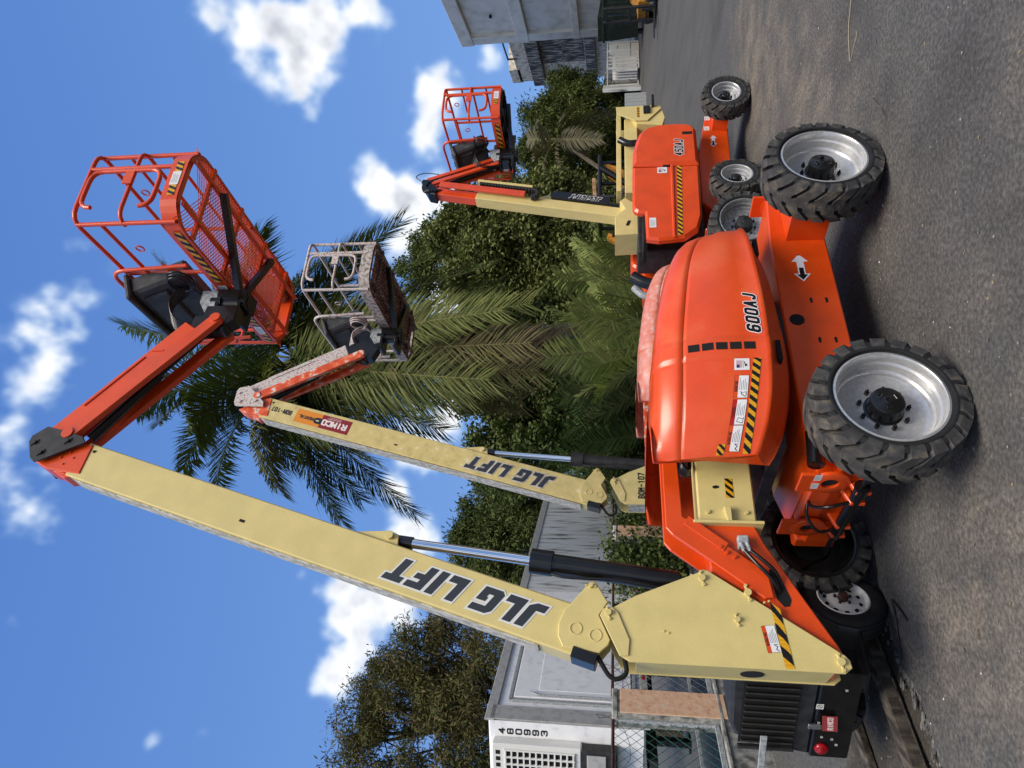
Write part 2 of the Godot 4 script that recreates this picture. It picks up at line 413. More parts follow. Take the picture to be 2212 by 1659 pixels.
func model_number(t: String) -> Material:
	var im := blank(512, 176, Color(1, 1, 1, 0))
	write(im, t, 30, 146, 116, 21, Color(0.9, 0.9, 0.9, 1), 0.2, 0.42, 0.345)
	write(im, t, 30, 146, 116, 14, Color(0.02, 0.02, 0.04, 1), 0.2, 0.42, 0.345)
	return print_mat(im, true)
func stripe_mat(w: int, h: int, period: float) -> Material:
	var im := blank(w, h, Color(0.03, 0.03, 0.03))
	for y in h:
		for x in w:
			if fposmod(x + y * 0.9, period) < period * 0.5: im.set_pixel(x, y, Color(0.86, 0.63, 0.06) * (0.95 + 0.05 * sin(x * 0.31)))
	return print_mat(im)
func warning_mat(head: Color, word: String, kind: int) -> Material:
	var im := blank(220, 96, Color(0.86, 0.86, 0.86))
	im.fill_rect(Rect2i(0, 0, 220, 30), head)
	write(im, word, 60, 25, 18, 2.0, Color(0.08, 0.05, 0.05), 0.0, 0.6, 0.25)
	for i in 5:
		im.fill_rect(Rect2i(76, 38 + i * 11, 120 - (i * 37 + kind * 23) % 50, 3), Color(0.25, 0.25, 0.27))
	var k := Color(0.1, 0.1, 0.1)
	if kind == 0:
		seg(im, Vector2(12, 82), Vector2(34, 56), 3, k); seg(im, Vector2(34, 56), Vector2(60, 50), 3, k); seg(im, Vector2(20, 86), Vector2(60, 84), 2.5, k); seg(im, Vector2(48, 58), Vector2(56, 80), 2, k)
	elif kind == 1:
		seg(im, Vector2(14, 84), Vector2(26, 44), 2, k); seg(im, Vector2(26, 44), Vector2(58, 52), 2, k); seg(im, Vector2(58, 52), Vector2(48, 84), 2, k); seg(im, Vector2(14, 84), Vector2(60, 86), 2, k)
	else:
		seg(im, Vector2(10, 80), Vector2(24, 66), 3, k); seg(im, Vector2(24, 66), Vector2(44, 78), 3, k); seg(im, Vector2(44, 78), Vector2(62, 58), 3, k); seg(im, Vector2(62, 58), Vector2(62, 84), 2, k)
	for r in [Rect2i(0, 0, 220, 2), Rect2i(0, 94, 220, 2), Rect2i(0, 0, 2, 96), Rect2i(218, 0, 2, 96)]: im.fill_rect(r, Color(0.2, 0.1, 0.08))
	return print_mat(im)
func small_label_mat(kind: int) -> Material:
	var im := blank(96, 96, Color(0.84, 0.84, 0.84))
	var k := Color(0.12, 0.12, 0.14)
	if kind == 0:   # striped flag above a small machine
		for i in 6: im.fill_rect(Rect2i(18, 14 + i * 6, 60, 3), Color(0.62, 0.2, 0.22))
		im.fill_rect(Rect2i(18, 14, 26, 18), Color(0.12, 0.14, 0.35))
		im.fill_rect(Rect2i(18, 54, 60, 3), k); im.fill_rect(Rect2i(30, 66, 20, 16), Color(0.25, 0.3, 0.15)); seg(im, Vector2(40, 70), Vector2(66, 64), 3, k)
	elif kind == 1: # lifting hook
		for i in 24: seg(im, Vector2(34, 48) + Vector2.from_angle(i * TAU / 24) * 26, Vector2(34, 48) + Vector2.from_angle((i + 1) * TAU / 24) * 26, 2, k)
		seg(im, Vector2(20, 58), Vector2(48, 40), 5, k); seg(im, Vector2(70, 20), Vector2(70, 55), 3, k); seg(im, Vector2(70, 55), Vector2(82, 66), 3, k); seg(im, Vector2(82, 66), Vector2(84, 50), 3, k)
	else:
		for i in 5: im.fill_rect(Rect2i(14, 16 + i * 14, 66 - (i * 29) % 26, 4), Color(0.4, 0.4, 0.42))
	return print_mat(im)
func arrow_mat() -> Material:
	var im := blank(220, 110, Color(1, 1, 1, 0))
	for y in 110:
		for x in 220:
			var p := Vector2(x - 110.0, y - 55.0)
			var e := 104.0 - absf(p.x)
			var big := (e < 58.0 and absf(p.y) < e * 0.86) or (e >= 54.0 and absf(p.y) < 22.0)
			var e2 := e - 12.0
			var inn := (e2 < 40.0 and e2 > 0 and absf(p.y) < e2 * 0.86) or (e2 >= 36.0 and absf(p.y) < 14.0)
			if big: im.set_pixel(x, y, Color(0.86, 0.86, 0.86, 1))
			if inn and p.x < 0: im.set_pixel(x, y, Color(0.02, 0.02, 0.02, 1))
			elif big and e < 9 + absf(p.y) * 0.2 and p.x > 0: im.set_pixel(x, y, Color(0.05, 0.05, 0.05, 1))
	return print_mat(im, true)
func rental_mat() -> Material:
	var im := blank(320, 96, Color(0.82, 0.5, 0.08))
	im.fill_rect(Rect2i(0, 0, 170, 96), Color(0.5, 0.05, 0.09))
	seg(im, Vector2(178, 44), Vector2(190, 44), 22, Color(0.05, 0.05, 0.05))
	write(im, "RIMCO", 22, 62, 34, 5, Color(0.85, 0.82, 0.8), 0, 0.6, 0.25)
	im.fill_rect(Rect2i(60, 74, 80, 5), Color(0.7, 0.6, 0.6)); im.fill_rect(Rect2i(60, 84, 70, 4), Color(0.7, 0.6, 0.6))
	write(im, "RENTAL", 216, 56, 18, 3, Color(0.16, 0.1, 0.03), 0, 0.55, 0.25)
	im.fill_rect(Rect2i(180, 40, 18, 8), Color(0.8, 0.78, 0.7))
	return print_mat(im)
func stencil_mat(t: String, w: int) -> Material:
	var im := blank(w, 80, Color(1, 1, 1, 0))
	write(im, t, 14, 66, 50, 5.5, Color(0.1, 0.09, 0.07, 1), 0, 0.42, 0.28)
	return print_mat(im, true)
# a flat printed piece: o is its lower left corner, ex and ey its edges
func sticker(parent: Node, called: String, o: Vector3, ex: Vector3, ey: Vector3, mat: Material) -> MeshInstance3D:
	var g := Geo.new()
	g.quad(o, o + ex, o + ex + ey, o + ey, true)
	return part(parent, called, g, mat)

# ---------------------------------------------------------------- wheels
var wheel_meshes := {}
func wheel_set(R: float, W: float, rr: float, lugs: int) -> Array:
	var key := "%f_%f" % [R, W]
	if wheel_meshes.has(key): return wheel_meshes[key]
	var h := W * 0.5
	var wall := Geo.new()
	# inner and outer sidewall and the carcass under the lugs; axis is local z
	wall.lathe([Vector2(rr, h * 0.8), Vector2(rr + 0.012, h * 0.93), Vector2(rr + 0.05, h), Vector2(R * 0.84, h * 1.0), Vector2(R * 0.90, h * 0.95), Vector2(R - 0.05, h * 0.82), Vector2(R - 0.046, 0), Vector2(R - 0.05, -h * 0.82), Vector2(R * 0.90, -h * 0.95), Vector2(R * 0.84, -h), Vector2(rr + 0.05, -h), Vector2(rr, -h * 0.85)].map(func(p): return p) , 56)
	wall.lathe([Vector2(R * 0.80, h + 0.004), Vector2(R * 0.775, h + 0.007), Vector2(R * 0.75, h + 0.002)], 56)
	var tr := Geo.new()
	for k in lugs:
		for s in [-1.0, 1.0]:
			var t0: float = TAU * (k + (0.5 if s < 0 else 0.0)) / lugs
			var da := 0.35 * TAU / lugs
			# stations across the tread: side offset, turn, outer radius, inner radius
			var st := [[-0.03 * s, -0.02, R, R - 0.06], [0.36 * h * s, 0.01, R, R - 0.06], [0.55 * h * s, 0.085, R - 0.001, R - 0.06], [0.93 * h * s, 0.21, R - 0.012, R - 0.075], [1.005 * h * s, 0.235, R - 0.07, R - 0.11]]
			for i in st.size() - 1:
				var A := []
				for q in [st[i], st[i + 1]]:
					for e in [[-1.0, 1], [1.0, 1], [1.0, 0], [-1.0, 0]]:
						var an: float = t0 + q[1] + e[0] * da * (1.0 if e[1] == 1 else 1.04)
						var ra: float = q[2] if e[1] == 1 else q[3]
						A.append(Vector3(cos(an) * ra, sin(an) * ra, q[0]))
				for f in [[0, 1, 5, 4], [1, 2, 6, 5], [3, 0, 4, 7]]:
					if s > 0: tr.quad(A[f[0]], A[f[1]], A[f[2]], A[f[3]])
					else: tr.quad(A[f[3]], A[f[2]], A[f[1]], A[f[0]])
				if i == 0:
					if s > 0: tr.quad(A[3], A[2], A[1], A[0])
					else: tr.quad(A[0], A[1], A[2], A[3])
				if i == st.size() - 2:
					if s > 0: tr.quad(A[4], A[5], A[6], A[7])
					else: tr.quad(A[7], A[6], A[5], A[4])
	var rim := Geo.new()
	rim.lathe([Vector2(rr + 0.004, h * 0.80), Vector2(rr + 0.008, h * 0.93), Vector2(rr - 0.006, h * 0.95), Vector2(rr - 0.014, h * 0.90), Vector2(rr - 0.018, h * 0.55), Vector2(rr - 0.032, h * 0.48), Vector2(rr - 0.036, h * 0.16), Vector2(rr - 0.052, h * 0.10), Vector2(rr - 0.058, -h * 0.02), Vector2(rr * 0.74, -h * 0.10), Vector2(rr * 0.40, -h * 0.06), Vector2(0.05, -h * 0.05)].map(func(p): return Vector2(p.x, p.y)), 64)
	var dark_barrel := [Vector2(0.0, -h * 0.30), Vector2(rr * 0.45, -h * 0.30), Vector2(rr * 0.5, -h * 0.14), Vector2(rr * 0.74, -h * 0.16), Vector2(rr - 0.058, -h * 0.1), Vector2(rr - 0.03, -h * 0.4), Vector2(rr - 0.01, -h * 0.9), Vector2(rr + 0.006, -h * 0.92)]
	var hub := Geo.new()
	var hr := rr * 0.315
	hub.lathe([Vector2(0, h * 0.62), Vector2(hr * 0.2, h * 0.64), Vector2(hr * 0.3, h * 0.60), Vector2(hr * 0.86, h * 0.60), Vector2(hr * 0.97, h * 0.56), Vector2(hr, h * 0.50), Vector2(hr * 1.05, -h * 0.02), Vector2(hr * 1.16, -h * 0.04), Vector2(hr * 1.16, -h * 0.1)].map(func(p): return p), 40)
	hub.lathe(dark_barrel, 48)  # back of the rim in the dark hub colour, painting its unlit inside
	for k in 3:
		var an := TAU * k / 3.0 + 0.6
		hub.x = Transform3D(Basis(Vector3.BACK, an), Vector3(cos(an), sin(an), 0) * hr * 0.55 + Vector3(0, 0, h * 0.615))
		hub.box(Vector3.ZERO, Vector3(hr * 0.22, hr * 0.36, 0.012), 0.003)
	hub.x = Transform3D.IDENTITY
	var nuts := Geo.new()
	for k in 9:
		var an := TAU * k / 9.0 + 0.2
		var c := Vector3(cos(an), sin(an), 0) * hr * 1.42
		nuts.tube([c + Vector3(0, 0, -h * 0.12), c + Vector3(0, 0, h * 0.09)], 0.0155, 6)
		nuts.tube([c + Vector3(0, 0, h * 0.09), c + Vector3(0, 0, h * 0.2)], 0.008, 6)
	# a valve stem on the rim barrel
	rim.tube([Vector3(rr - 0.05, 0, h * 0.2), Vector3(rr - 0.075, 0.01, h * 0.33)], 0.008, 6)
	var r := [wall.mesh(), tr.mesh(), rim.mesh(), hub.mesh(), nuts.mesh()]
	wheel_meshes[key] = r
	return r
# outer face towards +z
func wheel(parent: Node, pos: Vector3, yaw: float, R: float, W: float, rr: float, lugs: int, spin: float, rim_mat: Material, hub_mat: Material, called := "wheel") -> Node3D:
	var s := wheel_set(R, W, rr, lugs)
	var o := sub(parent, called, pos, yaw)
	var xf := Transform3D(Basis(Vector3.BACK, spin), Vector3.ZERO)
	same(o, "tyre", s[0], xf, M.tyre_wall)
	same(o, "tread", s[1], xf, M.tyre)
	same(o, "rim", s[2], xf, rim_mat)
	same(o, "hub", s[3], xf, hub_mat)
	same(o, "lug_nuts", s[4], xf, hub_mat)
	return o

# ---------------------------------------------------------------- the engine cover of the big lifts
# stations along the machine: x, outermost z, top, groove, ridge, bottom
const HOOD := [[-1.285, 0.61, 1.868, 1.68, 1.165, 1.06], [-1.235, 0.66, 1.878, 1.68, 1.14, 1.02], [-1.06, 0.79, 1.885, 1.67, 1.085, 0.94], [-0.8, 0.89, 1.88, 1.66, 1.05, 0.88], [-0.45, 0.96, 1.862, 1.645, 1.045, 0.865], [-0.1, 0.985, 1.825, 1.61, 1.05, 0.885], [0.25, 0.97, 1.765, 1.565, 1.06, 0.90], [0.5, 0.93, 1.705, 1.515, 1.065, 0.915], [0.7, 0.87, 1.64, 1.45, 1.07, 0.93], [0.85, 0.785, 1.565, 1.37, 1.075, 0.945], [0.96, 0.67, 1.465, 1.28, 1.085, 0.96], [1.03, 0.54, 1.36, 1.21, 1.10, 0.985], [1.07, 0.40, 1.27, 1.17, 1.115, 1.01], [1.085, 0.28, 1.22, 1.155, 1.12, 1.03]]
func hood_station(x: float) -> Array:
	var i := 0
	while i < HOOD.size() - 2 and x > HOOD[i + 1][0]: i += 1
	var a: Array = HOOD[maxi(i - 1, 0)]
	var b: Array = HOOD[i]
	var c: Array = HOOD[i + 1]
	var d: Array = HOOD[mini(i + 2, HOOD.size() - 1)]
	var t := clampf((x - b[0]) / (c[0] - b[0]), 0, 1)
	var r := [x]
	for k in range(1, 6):
		var m0: float = (c[k] - a[k]) / maxf(c[0] - a[0], 1e-4) * (c[0] - b[0])
		var m1: float = (d[k] - b[k]) / maxf(d[0] - b[0], 1e-4) * (c[0] - b[0])
		var t2 := t * t
		var t3 := t2 * t
		r.append((2 * t3 - 3 * t2 + 1) * b[k] + (t3 - 2 * t2 + t) * m0 + (-2 * t3 + 3 * t2) * c[k] + (t3 - t2) * m1)
	return r
# the section at x from the underside up and over to the middle of the machine: pairs (y, z)
func hood_section(x: float) -> PackedVector2Array:
	var s := hood_station(x)
	var z: float = s[1]
	var yt: float = s[2]
	var yg: float = s[3]
	var yr: float = s[4]
	var yb: float = s[5]
	var zi := lerpf(z - 0.10, minf(0.30, z * 0.7), smoothstep(-1.285, -0.75, x))
	var band := smoothstep(-0.635, -0.62, x) * (1.0 - smoothstep(-0.49, -0.475, x)) * 0.010
	band -= 0.009 * (exp(-pow((x + 0.645) / 0.008, 2)) + exp(-pow((x + 0.465) / 0.008, 2)))
	var k := minf(1.0, (yt - yg) / 0.2)
	var ctl := P2([yb, zi, yb, z - 0.24, yb + 0.02, z - 0.205, yr - 0.05, z - 0.06, yr - 0.02, z + 0.012, yr + 0.004, z + 0.048, yr + 0.022, z + 0.018, lerpf(yr, yg, 0.3), z + 0.018, lerpf(yr, yg, 0.65), z + 0.01, yg - 0.03, z - 0.028, yg - 0.008, z - 0.032, yg, z - 0.062, yg + 0.008, z - 0.036, yg + 0.05 * k, z - 0.047, lerpf(yg, yt, 0.62), z - 0.085, yt - 0.032 * k, z - 0.145, yt - 0.009, z - 0.215, yt, lerpf(zi, z, 0.3), yt + 0.003, zi])
	var o := PackedVector2Array()
	for i in ctl.size():
		var p := ctl[i]
		if p.y < zi: p.y = zi
		if i > 3: p.y += band * (1.0 if i < 15 else 0.6)
		if i > 14 and i < 18: p.x += band * 0.7
		o.append(p)
	return o
func hood_z(x: float, y: float) -> float:
	var s := hood_section(x)
	for i in range(3, s.size() - 1):
		if y >= s[i].x and y <= s[i + 1].x and s[i + 1].x > s[i].x:
			return lerpf(s[i].y, s[i + 1].y, (y - s[i].x) / (s[i + 1].x - s[i].x))
	return s[6].y
func hood_mesh(flip := 1.0) -> Geo:
	var g := Geo.new()
	g.x = Transform3D(Basis.from_scale(Vector3(1, 1, flip)), Vector3.ZERO)
	var rows := []
	var n := 118
	for i in n + 1:
		var x: float = lerpf(-1.285, 1.085, float(i) / n)
		var r := []
		for p in hood_section(x): r.append(Vector3(x, p.x, p.y))
		rows.append(r)
	g.sheet(rows)
	# both ends closed
	for e in [0, n]:
		var c := Vector3.ZERO
		for p in rows[e]: c += p
		c /= rows[e].size()
		for i in rows[e].size() - 1:
			if e == 0: g.tri(c, rows[e][i + 1], rows[e][i])
			else: g.tri(c, rows[e][i], rows[e][i + 1])
	return g
# print that follows the cover; corner rows as (x, y) for lower left, lower right, upper right, upper left
func hood_print(parent: Node, called: String, q: PackedVector2Array, mat: Material, lift := 0.004, n := 16) -> MeshInstance3D:
	var g := Geo.new()
	var rows := []
	for i in n + 1:
		var r := []
		var a := q[0].lerp(q[1], float(i) / n)
		var b := q[3].lerp(q[2], float(i) / n)
		for j in 5:
			var p := a.lerp(b, j / 4.0)
			r.append(Vector3(p.x, p.y, hood_z(p.x, p.y) + lift))
		rows.append(r)
	g.sheet(rows, true)
	return part(parent, called, g, mat)

# ---------------------------------------------------------------- work platform
func rounded(pts: Array, r: float, k := 4, closed := true) -> Array:
	var o := []
	var m := pts.size()
	for i in m:
		if not closed and (i == 0 or i == m - 1):
			o.append(pts[i]); continue
		var p: Vector3 = pts[i]
		var a: Vector3 = pts[(i + m - 1) % m]
		var b: Vector3 = pts[(i + 1) % m]
		var ra := minf(r, p.distance_to(a) * 0.45)
		var rb := minf(r, p.distance_to(b) * 0.45)
		var s := p + (a - p).normalized() * ra
		var e := p + (b - p).normalized() * rb
		for j in k + 1:
			var t := float(j) / k
			o.append(s.lerp(p, t).lerp(p.lerp(e, t), t))
	return o
# w across (x, the jib joins at -x), l along z; floor at y 0
func platform(parent: Node, pos: Vector3, yaw: float, w: float, l: float, c: Dictionary) -> Node3D:
	var o := sub(parent, "platform", pos, yaw)
	var hw := w * 0.5
	var hl := l * 0.5
	var ch := 0.16
	var ring := [V(-hw, 0, hl - ch), V(-hw + ch, 0, hl), V(hw - ch, 0, hl), V(hw, 0, hl - ch), V(hw, 0, -hl + ch), V(hw - ch, 0, -hl), V(-hw + ch, 0, -hl), V(-hw, 0, -hl + ch)]
	var toe := Geo.new()
	var lip := Geo.new()
	var rr := rounded(ring, 0.1, 3)
	var tb := 0.16
	var m := rr.size()
	for i in m:
		var a: Vector3 = rr[i]
		var b: Vector3 = rr[(i + 1) % m]
		var na := V(a.x, 0, a.z).normalized() * 0.006
		var nb := V(b.x, 0, b.z).normalized() * 0.006
		var up := V(0, tb, 0)
		toe.quad(a + na, b + nb, b + nb + up, a + na + up); toe.quad(b - nb, a - na, a - na + up, b - nb + up)
		toe.quad(a + na + up, b + nb + up, b - nb + up, a - na + up); toe.quad(b + nb, a + na, a - na, b - nb)
		# turned-in lower lip that carries the floor
		var ia := a * (1.0 - 0.06 / a.length())
		var ib := b * (1.0 - 0.06 / b.length())
		lip.quad(b, a, ia, ib); lip.quad(a + V(0, 0.006), b + V(0, 0.006), ib + V(0, 0.006), ia + V(0, 0.006))
	part(o, "toe_board", toe, c.board)
	var fr := lip
	for k in 4:
		var z := lerpf(-hl + 0.35, hl - 0.35, k / 3.0)
		fr.box(V(0, -0.012, z), V(w - 0.02, 0.04, 0.045), 0.004)
	for sx in [-0.28, 0.28]: fr.box(V(sx * w, -0.036, 0), V(0.04, 0.035, l - 0.1), 0.004)
	if c.solid:
		var fl := Geo.new()
		fl.box(V(0, 0.014, 0), V(w - 0.05, 0.006, l - 0.28), 0.001)
		part(o, "floor", fl, c.floor)
	else:
		var fl := Geo.new()
		var pitch := 0.034
		for s in [-1.0, 1.0]:
			var t := -hl - hw
			while t < hl + hw:
				# strand x from -hw to hw, z = t + s * x * 0.55
				var za: float = t - s * hw * 0.55
				var zb: float = t + s * hw * 0.55
				if maxf(za, zb) < hl - 0.02 and minf(za, zb) > -hl + 0.02:
					fl.bar(V(-hw + 0.01, 0.016 + 0.001 * s, za), V(hw - 0.01, 0.016 + 0.001 * s, zb), 0.0065, 0.005, Vector3.BACK, 0.0)
				t += pitch
		var fo := part(o, "floor_mesh", fl, c.floor)
		fo.set_meta("kind", "stuff")
	part(o, "floor_frame", fr, c.frame)
	# rails
	var top := 1.02
	var rl := Geo.new()
	var r := 0.0215
	var inset := 0.03
	var a0 := hw - inset
	var b0 := hl - inset
	rl.tube(rounded([V(-a0, top, -0.06 * l), V(-a0, top, b0), V(a0, top, b0), V(a0, top, -b0), V(-a0, top, -b0), V(-a0, top, -0.40 * l)], 0.14, 4, false), r, 8)
	rl.tube(rounded([V(-a0, 0.55, b0), V(a0, 0.55, b0), V(a0, 0.55, -b0), V(-a0, 0.55, -b0)], 0.12, 4), r * 0.9, 8)
	for q in [[-a0, b0 * 0.93], [a0, b0 * 0.93], [a0, 0.0], [a0, -b0 * 0.93], [-a0, -b0 * 0.93], [-a0, b0 * 0.28], [-a0, -b0 * 0.32]]:
		rl.tube([V(q[0], 0.02, q[1]), V(q[0], top, q[1])], r, 8)
	for q in [[a0 * 0.45, b0], [-a0 * 0.45, -b0]]: rl.tube([V(q[0], 0.05, q[1]), V(q[0], top, q[1])], r, 8)
	# the raised loop round the controls
	rl.tube(rounded([V(-a0, 0.30, 0.18 * l), V(-a0 - 0.05, top + 0.12, 0.18 * l), V(-a0 - 0.05, top + 0.12, -0.40 * l), V(-a0, 0.30, -0.40 * l)], 0.18, 5, false), r, 8)
	rl.tube(rounded([V(-a0, 0.78, b0 * 0.93), V(-a0, 0.78, 0.08 * l), V(-a0 - 0.02, 0.55, 0.06 * l)], 0.14, 4, false), r * 0.9, 8)
	rl.tube([V(a0, 0.30, b0 * 0.9), V(a0, 0.30, -b0 * 0.9)], r * 0.8, 8)
	rl.tube(rounded([V(a0, 0.74, 0.12 * l), V(a0, 0.74, 0.44 * l)], 0.1, 3, false), r * 0.8, 8)
	# lanyard rings
	for q in [V(a0, 0.9, 0.25 * l), V(-a0, 0.62, 0.3 * l), V(a0, 0.62, -0.3 * l)]:
		var lo := []
		for k in 10: lo.append(q + V(0, sin(k * TAU / 10) * 0.04, cos(k * TAU / 10) * 0.04))
		rl.tube(lo, 0.008, 6, true)
	# gusset plates
	for q in [b0 * 0.28, -b0 * 0.32]:
		rl.x = Transform3D(Basis(Vector3.UP, PI / 2), V(-a0, 0, q))
		rl.prism(P2([0.02, 0.42, 0.16, 0.55, -0.16, 0.55, -0.02, 0.42]), -0.004, 0.004, 0.001)
		rl.x = Transform3D.IDENTITY
	part(o, "guard_rail", rl, c.rail)
	# drop gate on the end towards +z
	var ga := Geo.new()
	ga.tube(rounded([V(-a0 * 0.75, 0.24, b0 + 0.03), V(a0 * 0.3, 0.24, b0 + 0.03), V(a0 * 0.3, 0.96, b0 + 0.03), V(-a0 * 0.75, 0.96, b0 + 0.03)], 0.12, 4), r, 8)
	ga.box(V(a0 * 0.1, 0.56, b0 + 0.035), V(0.16, 0.10, 0.02), 0.004)
	part(o, "gate", ga, c.rail)
	# control console on the jib side
	var co := Geo.new()
	co.x = Transform3D(Basis(Vector3.BACK, 0.42), V(-a0 - 0.04, 0.64, -0.05 * l))
	co.box(V(0.0, 0.02, 0), V(0.22, 0.60, 0.42 * l * 0.92), 0.03)
	co.box(V(-0.02, 0.33, 0), V(0.32, 0.05, 0.42 * l), 0.015)
	co.box(V(-0.12, 0.12, 0), V(0.05, 0.26, 0.42 * l * 0.7), 0.02)
	for k in 7: co.box(V(-0.09 + 0.04 * (k % 2), 0.37, (k - 3) * 0.11), V(0.02, 0.04, 0.02), 0.005)
	part(o, "control_console", co, c.console)
	var tray := Geo.new()
	tray.box(V(a0 - 0.12, 0.2, -b0 + 0.16), V(0.2, 0.34, 0.26), 0.02)
	part(o, "manual_box", tray, M.dark)
	# black Y frame and the rotator under the floor
	var sp := Geo.new()
	for e in [V(0.28 * w, -0.08, 0.30 * l), V(0.28 * w, -0.08, -0.16 * l)]: sp.bar(V(-hw - 0.1, -0.1, 0.02), e, 0.07, 0.07)
	sp.bar(V(0.28 * w, -0.085, 0.30 * l), V(0.28 * w, -0.085, -0.16 * l), 0.06, 0.06)
	sp.box(V(-hw - 0.10, 0.0, 0.02), V(0.14, 0.3, 0.2), 0.02)
	sp.cyl(V(-hw - 0.17, -0.24, 0.02), V(-hw - 0.17, 0.26, 0.02), 0.085, 16)
	sp.cyl(V(-hw - 0.17, 0.05, 0.02), V(-hw - 0.17, 0.16, 0.02), 0.11, 16)
	sp.box(V(-hw - 0.16, -0.22, 0.02), V(0.2, 0.03, 0.22), 0.01)
	sp.box(V(-hw - 0.30, 0.08, 0.0), V(0.22, 0.05, 0.26), 0.01)
	sp.box(V(-hw - 0.30, -0.16, 0.0), V(0.22, 0.05, 0.26), 0.01)
	part(o, "rotator_mount", sp, M.black)
	var bk := Geo.new()
	bk.prism(P2([-hw - 0.06, 0.10, -hw - 0.30, 0.08, -hw - 0.33, 0.18, -hw - 0.2, 0.27, -hw - 0.06, 0.27]), 0.10, 0.125, 0.003)
	part(o, "rotator_plate", bk, M.galv)
	var ho := Geo.new()
	for k in 6:
		var f := k * 0.022
		ho.tube(rounded([V(-hw - 0.42, 0.1 + f, 0.1 - f), V(-hw - 0.5, 0.42 + f, 0.2 - 2 * f), V(-hw - 0.22, 0.55 + f, 0.26 - 2 * f), V(-hw - 0.05, 0.38, 0.22 - f), V(-hw - 0.1, 0.28, 0.1)], 0.18, 4, false), 0.011, 6)
	for k in 3:
		var lo := []
		for j in 14: lo.append(V(-hw - 0.1 + 0.03 * k, 0.42 + sin(j * TAU / 14) * (0.11 + 0.012 * k), 0.3 + cos(j * TAU / 14) * (0.12 + 0.01 * k)))
		ho.tube(lo, 0.011, 6, true)
	part(o, "hoses", ho, c.hose)
	# hazard tape and labels on the toe boards
	if not c.stripes: return o
	var y0 := 0.035
	var y1 := 0.105
	var st := stripe_mat(420, 36, 60)
	var e := 0.010
	sticker(o, "hazard_stripe", V(-hw - e, y0, hl - ch - 0.86), V(0, 0, 0.8), V(0, y1 - y0), st)
	sticker(o, "hazard_stripe", V(-hw - e, y0, -hl + ch + 0.04), V(0, 0, 0.55), V(0, y1 - y0), st)
	sticker(o, "hazard_stripe", V(-hw + ch + 0.08, y0, hl + e), V(w - 2 * ch - 0.16, 0, 0), V(0, y1 - y0), st)
	sticker(o, "warning_label", V(-hw - e, y0 - 0.005, hl - ch - 1.12), V(0, 0, 0.2), V(0, 0.085), small_white)
	sticker(o, "warning_label", V(-hw - e - 0.001, y0 - 0.005, -hl + ch + 0.22), V(0, 0, 0.16), V(0, 0.085), small_white)
	sticker(o, "warning_label", V(-hw + ch + 0.2, y0 - 0.005, hl + e + 0.001), V(0.16, 0, 0), V(0, 0.085), small_white)
	return o
var small_white: Material

# ---------------------------------------------------------------- the boom's big block letters
const LETTERS := {"J": [0, 0, 0.38, 0, 0.56, 0.16, 0.56, 1, 0.27, 1, 0.27, 0.29, 0, 0.29], "L": [0, 0, 0.6, 0, 0.6, 0.29, 0.28, 0.29, 0.28, 1, 0, 1],
	"G": [0.14, 0, 0.72, 0, 0.72, 0.57, 0.40, 0.57, 0.40, 0.40, 0.46, 0.40, 0.46, 0.26, 0.28, 0.26, 0.28, 0.74, 0.72, 0.74, 0.72, 1, 0.14, 1, 0, 0.86, 0, 0.14],
	"I": [0, 0, 0.28, 0, 0.28, 1, 0, 1], "F": [0, 0, 0.28, 0, 0.28, 0.36, 0.54, 0.36, 0.54, 0.6, 0.28, 0.6, 0.28, 0.74, 0.64, 0.74, 0.64, 1, 0, 1], "T": [0.2, 0, 0.48, 0, 0.48, 0.74, 0.68, 0.74, 0.68, 1, 0, 1, 0, 0.74, 0.2, 0.74]}
func block_letters(parent: Node, xf: Transform3D, size: float, ink: Material, edge: Material, wide: float, rim := 0.075):
	var a := Geo.new()
	var b := Geo.new()
	var x := 0.0
	var i := 0
	for ch in "JLG LIFT":
		if ch == " ":
			x += 0.42; continue
		var p := P2(LETTERS[ch])
		var w := 0.0
		for k in p.size():
			w = maxf(w, p[k].x)
			p[k] = Vector2((p[k].x + x + p[k].y * 0.34) * wide, p[k].y) * size
		a.x = xf * Transform3D(Basis.IDENTITY, V(0, 0, 0.0048))
		a.prism(p, -0.001, 0.0008, 0.0)
		b.x = xf * Transform3D(Basis.IDENTITY, V(0, 0, 0.0022 + 0.0006 * (i % 2)))
		for q in Geometry2D.offset_polygon(p, rim * size, Geometry2D.JOIN_MITER): b.prism(q, -0.001, 0.0004, 0.0)
		x += w + 0.13
		i += 1
	part(parent, "lettering_outline", b, edge)
	part(parent, "lettering", a, ink)

